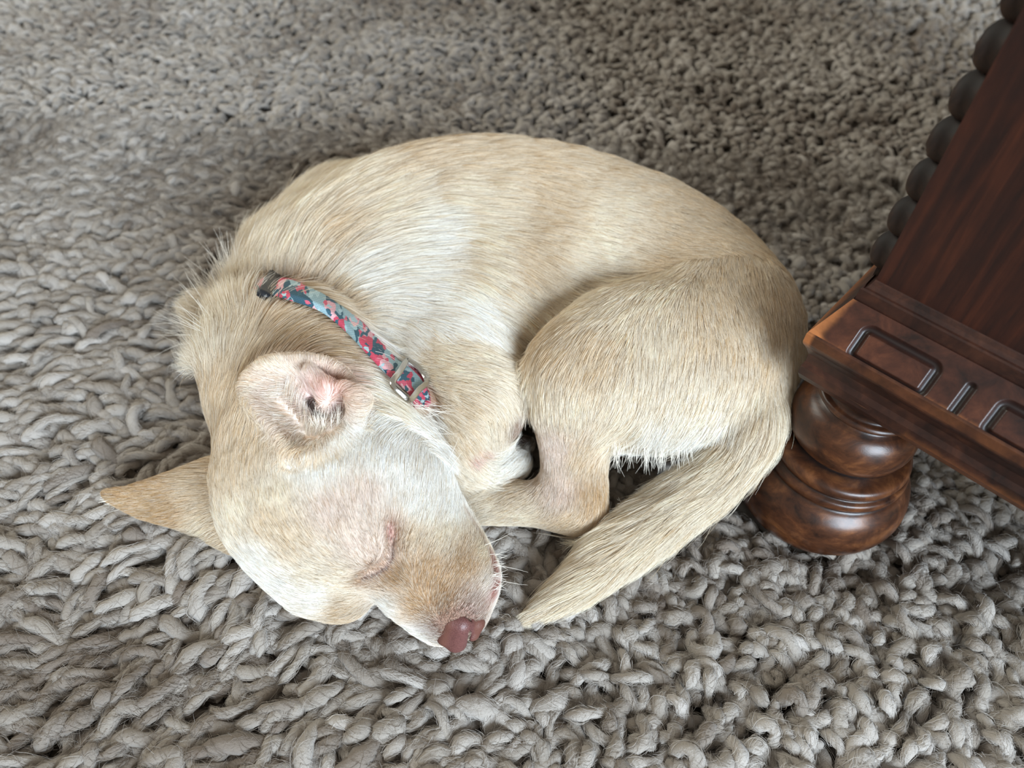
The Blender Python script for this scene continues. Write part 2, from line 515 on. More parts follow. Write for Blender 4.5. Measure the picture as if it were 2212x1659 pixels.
# the carved sloping face: two rounded rectangles and a short bar cut into it
ins0, z0 = prof_low[-1]; ins1, z1 = prof_hi[0]
A0 = cab(UL, WL + ins0, z0)
NA, NB = 760, 110
ug = np.linspace(0, 1, NA); ug = ug ** 1.25
face_u0, face_u1 = UL + ins0 * .6, U1
fl = math.hypot(ins1 - ins0, z1 - z0)
nrm = CW * -(z1 - z0) / fl + np.array([0, 0, 1]) * (ins1 - ins0) / fl
def face_uv(px, py):
    # pixel on the face plane -> (u, distance up the face)
    d = CR @ np.array([(px - CX) / FPX, (py - CY) / FPX, 1.0])
    t = ((A0 - CPOS) @ nrm) / (d @ nrm)
    p = CPOS + d * t - A0
    up = CW * (ins1 - ins0) / fl + np.array([0, 0, 1]) * (z1 - z0) / fl
    return float(p @ CU) + UL, float(p @ up)
q1 = [face_uv(*p) for p in ((1838, 768), (1872, 706), (2028, 792), (1985, 858))]
q2 = [face_uv(*p) for p in ((2052, 898), (2104, 828))]
q3 = [face_uv(*p) for p in ((2122, 938), (2165, 872))]
gr_u0, gr_u1 = (q1[0][0] + q1[1][0]) / 2, (q1[2][0] + q1[3][0]) / 2
gr_t0, gr_t1 = (q1[0][1] + q1[3][1]) / 2, (q1[1][1] + q1[2][1]) / 2
bar_u = (q2[0][0] + q2[1][0]) / 2
r3_u = (q3[0][0] + q3[1][0]) / 2
def rrect(u, t, a0, a1, b0, b1, r):
    x = np.abs(u - (a0 + a1) / 2) - (a1 - a0) / 2 + r; y = np.abs(t - (b0 + b1) / 2) - (b1 - b0) / 2 + r
    return np.hypot(np.maximum(x, 0), np.maximum(y, 0)) + np.minimum(np.maximum(x, y), 0) - r
V, wv, gv = [], [], []
for b in range(NB):
    tt = b / (NB - 1)
    ins, z = ins0 + (ins1 - ins0) * tt, z0 + (z1 - z0) * tt
    u = face_u0 + (ins - ins0) * .6; u = u + (face_u1 - u) * ug
    t = tt * fl
    pitch = r3_u - gr_u0
    dmin = np.full(NA, 9.0)
    for k in range(4):
        o = k * pitch
        dmin = np.minimum(dmin, np.abs(rrect(u, t, gr_u0 + o, gr_u1 + o, gr_t0, gr_t1, .0028)))
        x = np.abs(u - bar_u - o); y = np.maximum(np.abs(t - (gr_t0 + gr_t1) / 2) - (gr_t1 - gr_t0) / 2 + .0012, 0)
        dmin = np.minimum(dmin, np.hypot(x, y))
    dep = .0019 * np.clip(1 - (dmin / .0023) ** 2, 0, 1) ** 1.3; gv += list(np.clip(1.25 - dmin / .0024, 0, 1))
    edge = min(tt, 1 - tt)
    for i in range(NA):
        V.append(cab(u[i], WL + ins, z) - nrm * dep[i])
    wv += list(np.clip(.85 * np.exp(-((u - face_u0 - .004 * tt) / .0064) ** 4) + .35 * np.exp(-(tt / .06) ** 2) + .10 * (dmin < .006), 0, 1) * (dep < .0005))
g = np.arange(NA * NB).reshape(NB, NA)
F = np.stack([g[:-1, :-1], g[:-1, 1:], g[1:, 1:], g[1:, :-1]], -1).reshape(-1, 4)
carved = mesh_obj('carved_face', np.array(V), F, W_CARVED)
wear_lit_crev_attr(carved, wv)
ga = carved.data.attributes.new('groove', 'FLOAT', 'POINT'); ga.data.foreach_set('value', np.array(gv, np.float32))

# turned foot
prof = [(.0, -.0080), (.030, -.0090), (.0390, -.0065), (.0440, .0000), (.0466, .0080), (.0466, .0160), (.0440, .0245), (.0398, .0298), (.0376, .0316),
        (.0370, .0328), (.0380, .0342), (.0385, .0362), (.0378, .0384), (.0358, .0396), (.0354, .0404), (.0360, .0414), (.0366, .0434), (.0360, .0458),
        (.0340, .0474), (.0290, .0486), (.0262, .0498), (.0262, .0508), (.0284, .0520), (.0304, .0548), (.0317, .0600), (.0315, .0655), (.0298, .0710), (.0268, .0752), (.0238, .0774),
        (.0226, .0784), (.0222, .0798), (.0240, .0812), (.0256, .0834), (.0246, .0858), (.0226, .0868), (.0218, .0892), (.0226, .0940), (.0250, .1000), (.0262, .1040), (.0, .1040)]
prof = [(r, z + .0046 if z < .0780 else .0830 + (z - .0784) * .0210 / .0256) for r, z in prof]
def lathe(prof, n=96):
    pr = np.array(prof)
    V = []
    for r, z in pr:
        a = np.arange(n) / n * 2 * math.pi
        V.append(np.stack([CO[0] + r * np.cos(a), CO[1] + r * np.sin(a), np.full(n, z)], 1))
    V = np.concatenate(V); g = np.arange(len(pr) * n).reshape(len(pr), n)
    F = np.stack([g[:-1], np.roll(g[:-1], -1, 1), np.roll(g[1:], -1, 1), g[1:]], -1).reshape(-1, 4)
    return V, F
def dense(prof, k=4):
    P = np.array(prof); out = []
    for i in range(len(P) - 1):
        p0, p1, p2, p3 = P[max(i - 1, 0)], P[i], P[i + 1], P[min(i + 2, len(P) - 1)]
        for t in np.arange(k) / k:
            out.append(.5 * ((2 * p1) + (p2 - p0) * t + (2 * p0 - 5 * p1 + 4 * p2 - p3) * t * t + (3 * p1 - p0 - 3 * p2 + p3) * t ** 3))
    out = np.array(out + [P[-1]]); out[:, 0] = np.maximum(out[:, 0], 0); return out
fv, ff = lathe(dense(prof))
foot = mesh_obj('bun_foot', fv, ff, W_FOOT)
rr_ = np.hypot(fv[:, 0] - CO[0], fv[:, 1] - CO[1])
crev = np.exp(-((fv[:, 2] - .0548) / .0022) ** 2) + .8 * np.exp(-((fv[:, 2] - .0446) / .0012) ** 2) + .8 * np.exp(-((fv[:, 2] - .0368) / .0016) ** 2) + .55 * (fv[:, 2] > .0812)  # darker in the turned grooves and up the neck
wear_lit_crev_attr(foot, np.clip(crev, 0, 1))
adopt(cabinet, panel, plinth, carved, foot)
for fu, fw in ((U1 - .034, 0.0), (0.0, W1 - .034), (U1 - .034, W1 - .034)):
    f2 = bpy.data.objects.new('bun_foot', foot.data); COL.objects.link(f2)
    adopt(cabinet, f2); f2.location = Vector(CU * fu + CW * fw)

# twisted rope moulding up the corner: one carved bead after another
RU, RW = UL + .0200 * .6 - .0004, WL + .0200 + .0098
zs = np.linspace(.150, .33, 1601)
ep = proj(np.array([cab(UL + .012, WL + .02, z) for z in zs]))
note = [1420, 1270, 1090, 880, 655, 415, 150]                                   # heights of the gaps between beads
zn = [float(np.interp(-(n / 1659 * 700), -ep[:, 1], zs)) for n in note]
step = float(np.mean(np.diff(zn)))
bead_me = None
n_b = int((.70 - zn[0]) / step)
for k in range(n_b):
    zc = zn[0] + (k + .5) * step
    if bead_me is None:
        bm = bmesh.new(); bmesh.ops.create_uvsphere(bm, u_segments=28, v_segments=18, radius=1)
        for v in bm.verts:
            x, y, z = v.co
            a = math.atan2(y, x)
            s = 1 + .16 * math.sin(a * 3 + z * 3.4) * (1 - z * z)
            v.co = Vector((x * .0080 * s, y * .0080 * s, z * step * .60))
        bmesh.ops.rotate(bm, cent=(0, 0, 0), matrix=Matrix.Rotation(math.radians(34), 3, Vector(CW)), verts=bm.verts)
        bead = bm_obj('bead', bm, W_ROPE); bead_me = bead.data
    else:
        bead = bpy.data.objects.new('bead', bead_me); COL.objects.link(bead)
    bead.location = Vector(cab(RU, RW, zc))
    adopt(cabinet, bead)
fill = loft([(RU - .0030, RU + .006, RW - .0020, RW + .012, .150), (RU - .0030, RU + .006, RW - .0020, RW + .012, .72)])
rope_core = mesh_obj('rope_backing', *fill, W_ROPE, smooth=False)
adopt(cabinet, rope_core)

# ------------------------------------------------------------------ shaggy wool rug
wool = NT('wool_yarn')
ta = wool.n('ShaderNodeAttribute', attribute_name='tint')
tc = wool.n('ShaderNodeTexCoord')
nz = wool.n('ShaderNodeTexNoise', Scale=900.0, Detail=4.0, Roughness=.7); wool.l(tc.outputs['Object'], nz.inputs['Vector'])
cr = wool.ramp(ta.outputs['Fac'], [(0, srgb(120, 108, 97)), (.5, srgb(155, 146, 136)), (1, srgb(180, 172, 164))])
wb = wool.n('ShaderNodeBsdfPrincipled', Roughness=1.0)
wb.inputs['Sheen Weight'].default_value = .25; wb.inputs['Sheen Roughness'].default_value = .5; wb.inputs['Specular IOR Level'].default_value = .05
wool.l(cr, wb.inputs['Base Color'])
bmp = wool.n('ShaderNodeBump', Strength=.9, Distance=.0010); wool.l(nz.outputs[0], bmp.inputs['Height']); wool.l(bmp.outputs[0], wb.inputs['Normal'])
wool.l(wb.outputs[0], wool.out.inputs[0])

back = NT('rug_backing')
bb = back.n('ShaderNodeBsdfPrincipled', Roughness=1.0); bb.inputs['Base Color'].default_value = (*srgb(120, 108, 95), 1); back.l(bb.outputs[0], back.out.inputs[0])
flo = NT('floor_boards')
fb = flo.n('ShaderNodeBsdfPrincipled', Roughness=.5); fb.inputs['Base Color'].default_value = (*srgb(120, 90, 62), 1); flo.l(fb.outputs[0], flo.out.inputs[0])
RX0, RX1, RY0, RY1 = -1.05, 1.05, -.12, 1.42
def slab(x0, x1, y0, y1, z0, z1):
    V = [(x0, y0, z0), (x1, y0, z0), (x1, y1, z0), (x0, y1, z0), (x0, y0, z1), (x1, y0, z1), (x1, y1, z1), (x0, y1, z1)]
    return V, [(3, 2, 1, 0), (4, 5, 6, 7), (0, 1, 5, 4), (1, 2, 6, 5), (2, 3, 7, 6), (3, 0, 4, 7)]
floor = mesh_obj('floor', *slab(-3, 3, -3, 3, -.08, -.0265), flo.m, smooth=False); tag(floor, kind='structure')
rug = mesh_obj('shag_rug', *slab(RX0, RX1, RY0, RY1, -.026, -.014), back.m, smooth=False)
tag(rug, 'grey beige shaggy wool rug of thick curly yarn under the sleeping dog', 'rug')

rg = np.random.default_rng(11)
pts = []
y = RY0 + .01
while y < RY1 - .01:
    s = .0064 + .0036 * max(0, min(1, (y - .45) / .6))
    half = min(1.03, .42 + .62 * max(0, y) + .06)
    n = int(2 * half / s)
    x = (np.arange(n) + rg.random(n)) * s - half + .02
    pts.append(np.stack([x, y + (rg.random(n) - .5) * s, np.full(n, s)], 1))
    y += s
roots = np.concatenate(pts)
_p = proj(np.concatenate([roots[:, :2], np.zeros((len(roots), 1))], 1))
roots = roots[(_p[:, 0] > -900) & (_p[:, 0] < 3300) & (_p[:, 1] < 2700) & (_p[:, 1] > -350)]
N = len(roots)
K, S = 12, 6
lowf = vnoise(roots[:, :2], 9, 1); midf = vnoise(roots[:, :2], 26, 2)
# lie of the pile: combed towards the lower left on the left, curlier towards the right
heading = math.pi * 1.08 + 1.0 * vnoise(roots[:, :2], 7, 3) + .8 * vnoise(roots[:, :2], 22, 4) + rg.normal(0, .38, N)
curly = np.clip(.45 + 1.1 * (roots[:, 0] + .05) / .35, .3, 1.15)
heading = heading + rg.normal(0, 1.0, N) * curly * .9
farness = np.clip((roots[:, 1] - .30) / .35, 0, 1)
curly = np.clip(curly + .5 * farness, .3, 1.2)
L = (.022 + .026 * rg.random(N)) * (1.15 - .28 * curly) * (1 - .30 * farness)
rad = (1 + .12 * farness) * (.0022 + .0017 * rg.random(N) ** 1.3) * (roots[:, 2] / .0074) ** .4
curv = (rg.normal(0, 1, N) * 42) * (.35 + curly)
curv2 = rg.normal(0, 1, N) * 60 * (.3 + curly)
ph = rg.random(N) * 6.28
t = np.linspace(0, 1, K)
sarc = L[:, None] * t[None]
th = heading[:, None] + curv[:, None] * (sarc - L[:, None] * .5) * .8 + (curv2[:, None] * .012) * np.sin(t[None] * 5.5 + ph[:, None])
zt = .0005 + (.0042 * lowf + .0054 * midf + rg.normal(0, .0022, N)) * (1 - .45 * farness)
prof_t = np.clip(np.sin(np.clip(t * 1.25, 0, 1) * math.pi * .5), 0, 1) - .35 * np.clip((t - .65) / .35, 0, 1) ** 2
zb = -.012 + .004 * farness[:, None]
zc = zb + (zt[:, None] - zb) * prof_t[None] + .0026 * np.sin(t[None] * 7 + ph[:, None] * 2) * (curly[:, None])
d = L[:, None] / (K - 1)
hx = np.cumsum(np.cos(th) * d, 1); hy = np.cumsum(np.sin(th) * d, 1)
mid_ = K // 2
P = np.stack([roots[:, 0:1] + hx - hx[:, mid_:mid_ + 1] * .5, roots[:, 1:2] + hy - hy[:, mid_:mid_ + 1] * .5, zc], -1)
# yarn ends that would sit inside the dog or the cabinet foot are pressed flat beneath them: leave those out
inside = (sample(Fd, P) < -.0045) & np.all((P > G0) & (P < G1), -1)
infoot = (np.hypot(P[..., 0] - CO[0], P[..., 1] - CO[1]) < .037)
keep = ~(inside.sum(1) > 2) & ~(infoot.sum(1) > 1)
P, rad, N, lowf, midf, curly = P[keep], rad[keep], int(keep.sum()), lowf[keep], midf[keep], curly[keep]
T = np.gradient(P, axis=1); T /= np.linalg.norm(T, axis=-1, keepdims=True) + 1e-9
side = np.stack([-T[..., 1], T[..., 0], np.zeros_like(T[..., 0])], -1); side /= np.linalg.norm(side, axis=-1, keepdims=True) + 1e-9
up = np.cross(T, side)
endr = np.sqrt(np.clip(1 - np.abs(2 * t - 1) ** 7, 0.04, 1))
rr = rad[:, None] * endr[None] * (1 + .10 * np.sin(t[None] * 16 + rg.random((N, 1)) * 6.28) + rg.normal(0, .13, (N, K)))
a = np.arange(S) / S * 2 * math.pi
tw = (t * 5)[None, :, None] + rg.random((N, 1, 1)) * 6
ply = 1 + .13 * np.cos(2 * (a[None, None] + tw))                                  # two-ply twist
V = P[:, :, None] + (side[:, :, None] * (1.16 * np.cos(a))[None, None, :, None] + up[:, :, None] * (.90 * np.sin(a))[None, None, :, None]) * (rr[:, :, None] * ply)[..., None]
gi = np.arange(K * S).reshape(K, S)
def tubes(sel, ks, ss):
    # ks, ss: which rings and sides to keep (fewer for the yarn far from the camera)
    n, k_, s_ = len(sel), len(ks), len(ss)
    Vv = V[sel][:, ks][:, :, ss].reshape(-1, 3)
    g_ = np.arange(k_ * s_).reshape(k_, s_)
    q = np.stack([g_[:-1], np.roll(g_[:-1], -1, 1), np.roll(g_[1:], -1, 1), g_[1:]], -1).reshape(-1, 4)
    cap = [[g_[-1, 0], g_[-1, 1], g_[-1, 2], g_[-1, 3]]] + ([[g_[-1, 0], g_[-1, 3], g_[-1, 4], g_[-1, 5]]] if s_ == 6 else [])
    q = np.concatenate([q, np.array(cap)])
    return Vv, (q[None] + (np.arange(n) * k_ * s_)[:, None, None]).reshape(-1, 4), np.repeat(sel, k_ * s_)
_q = proj(P[:, K // 2])
fary = (P[:, K // 2, 1] > .46) | (_q[:, 0] < -60) | (_q[:, 0] > 2270) | (_q[:, 1] > 1720)
A1 = tubes(np.nonzero(~fary)[0], np.arange(K), np.arange(S))
A2 = tubes(np.nonzero(fary)[0], np.array([0, 2, 4, 5, 7, 9, 11]), np.array([0, 1, 3, 4]))
F = np.concatenate([A1[1], A2[1] + len(A1[0])]); owner = np.concatenate([A1[2], A2[2]])
Vall = np.concatenate([A1[0], A2[0]])
pile = mesh_obj('wool_pile', Vall, F, wool.m, rug); tag(pile, kind='stuff')
# spun fibres on the near yarn, and loose ones that stand off it
def fibre_obj(name, FP, r_prof, tnt):
    nf, kf = FP.shape[:2]
    fz = bpy.data.hair_curves.new(name); fz.add_curves([kf] * nf)
    fz.attributes['position'].data.foreach_set('vector', FP.astype(np.float32).ravel())
    fr = fz.attributes.new('radius', 'FLOAT', 'POINT'); fr.data.foreach_set('value', np.tile(np.array(r_prof, np.float32), nf))
    ft = fz.attributes.new('tint', 'FLOAT', 'CURVE'); ft.data.foreach_set('value', tnt.astype(np.float32))
    fz.materials.append(fibre_m)
    o = bpy.data.objects.new(name, fz); COL.objects.link(o); o.parent = rug; tag(o, kind='stuff'); return o
fm = NT('wool_fibre'); fat = fm.n('ShaderNodeAttribute', attribute_name='tint')
fcr = fm.ramp(fat.outputs['Fac'], [(0, srgb(120, 108, 96)), (.5, srgb(160, 151, 142)), (1, srgb(196, 190, 183))])
fdb = fm.n('ShaderNodeBsdfDiffuse'); fm.l(fcr, fdb.inputs[0])
ftb = fm.n('ShaderNodeBsdfTranslucent'); fm.l(fcr, ftb.inputs[0])
fmx = fm.n('ShaderNodeMixShader'); fmx.inputs[0].default_value = .22; fm.l(fdb.outputs[0], fmx.inputs[1]); fm.l(ftb.outputs[0], fmx.inputs[2]); fm.l(fmx.outputs[0], fm.out.inputs[0])
fibre_m = fm.m
near = np.nonzero(P[:, K // 2, 1] < .60)[0]
pxn = proj(P[near, K // 2]); near = near[(pxn[:, 0] > -80) & (pxn[:, 0] < 2290) & (pxn[:, 1] < 1760)]
per = 2 if DRAFT else 56
fi = np.repeat(near, per); nf = len(fi)
KF = 6
t0 = rg.random(nf) * .85; t1 = np.minimum(t0 + .12 + .22 * rg.random(nf), 1.0)
tk = (t0[:, None] + (t1 - t0)[:, None] * np.linspace(0, 1, KF)) * (K - 1)
ii = np.clip(tk.astype(int), 0, K - 2); ff_ = (tk - ii)[..., None]
def along(A): return A[fi[:, None], ii] * (1 - ff_) + A[fi[:, None], ii + 1] * ff_
cen, sd_, up_ = along(P), along(side), along(up); rad_ = along(rr[..., None])[..., 0]
an = rg.random(nf)[:, None] * 6.283 + tk / (K - 1) * rg.normal(5.0, 9.0, nf)[:, None] + np.cumsum(rg.normal(0, .16, (nf, KF)), 1)
ro = rad_ * (1.0 + .10 * rg.normal(0, 1, nf)[:, None] + .16 * np.abs(rg.normal(0, 1, nf))[:, None] * np.linspace(0, 1, KF) ** 2) + .0001 + np.abs(np.cumsum(rg.normal(0, .00009, (nf, KF)), 1))
FP = cen + (sd_ * (1.16 * np.cos(an))[..., None] + up_ * (.90 * np.sin(an))[..., None]) * ro[..., None]
tint_n = np.clip(.5 + .28 * lowf + .20 * rg.normal(0, 1, N) + .10 * midf, 0, 1)
ta_ = pile.data.attributes.new('tint', 'FLOAT', 'POINT'); ta_.data.foreach_set('value', tint_n[owner].astype(np.float32))
fibre_obj('wool_fibres', FP, [.000085] * (KF - 1) + [.00005], np.clip(tint_n[fi] + rg.normal(0, .09, nf), 0, 1))
nf = 4000 if DRAFT else 110000
fi = rg.choice(near, nf); fk = rg.integers(2, K - 1, nf); fa_ = rg.random(nf) * 6.283
fdir = side[fi, fk] * np.cos(fa_)[:, None] + np.abs(up[fi, fk]) * np.abs(np.sin(fa_))[:, None]
f0 = P[fi, fk] + fdir * (rr[fi, fk] * .9)[:, None]
fl_ = rg.uniform(.0015, .0070, nf)
ft_ = T[fi, fk] * rg.choice([-1, 1], nf)[:, None] * rg.uniform(.4, 1.2, nf)[:, None] + rg.normal(0, .35, (nf, 3))
FP = np.stack([f0, f0 + (fdir * .35 + ft_ * .5) * (fl_ * .5)[:, None], f0 + (fdir * .55 + ft_) * (fl_ * .8)[:, None] + rg.normal(0, .0006, (nf, 3))], 1)
fibre_obj('wool_fuzz', FP, [.000045, .00004, .00002], np.clip(rg.normal(.58, .12, nf), 0, 1))

# ------------------------------------------------------------------ path of the collar in the fold of the neck
def bezier_path(P, n):
    P = np.asarray(P, float); out = []
    for i in range(len(P) - 1):
        p0, p1, p2, p3 = P[max(i - 1, 0)], P[i], P[i + 1], P[min(i + 2, len(P) - 1)]
        for t in np.arange(n) / n:
            out.append(.5 * ((2 * p1) + (p2 - p0) * t + (2 * p0 - 5 * p1 + 4 * p2 - p3) * t * t + (3 * p1 - p0 - 3 * p2 + p3) * t ** 3))
    return np.array(out + [P[-1]])
# upper and lower edges of the band as it lies in the fold of the neck
UP = [(560, 596), (592, 598), (640, 604), (700, 628), (760, 672), (812, 722), (855, 766), (895, 798), (920, 830), (935, 870)]
LO = [(540, 634), (574, 634), (622, 648), (690, 672), (742, 712), (790, 762), (832, 806), (868, 836), (890, 862), (900, 900)]
HU = [-.002, .0045, .0060, .0062, .006, .006, .006, .006, .005, -.003]
NW = 7
band = []
for k in range(NW):
    f_ = k / (NW - 1); row = []
    for (ax_, ay_), (bx_, by_), h in zip(UP, LO, HU):
        p = cast(Fd, ax_ * (1 - f_) + bx_ * f_, ay_ * (1 - f_) + by_ * f_); row.append(p + tocam(p) * h)
    band.append(row)
band = np.array(band)
chord = band[:1] * (1 - np.linspace(0, 1, NW))[:, None, None] + band[-1:] * np.linspace(0, 1, NW)[:, None, None]
tc0 = np.array([tocam(p) for p in chord[NW // 2]])
bulge_ = ((band - chord) * tc0[None]).sum(2)                     # never below the skin, gently arched across
chord = chord + tc0[None] * np.maximum(bulge_.max(0), 0)[None, :, None] * np.sin(np.pi * np.linspace(0, 1, NW))[:, None, None] ** .5
rows = np.array([bezier_path(r_, 12) for r_ in chord])
u3, l3 = rows[0], rows[-1]
cmid = rows[NW // 2]

# ------------------------------------------------------------------ coat: colours, lie and length of the hair
WHT, CRM, TAN, DRK, PNK, ORG, MUZ = [np.array(srgb(*c)) for c in
    ((249, 246, 240), (241, 230, 210), (229, 211, 183), (208, 184, 150), (238, 221, 209), (216, 186, 144), (206, 171, 126))]
RIMC = np.array(srgb(238, 220, 194))
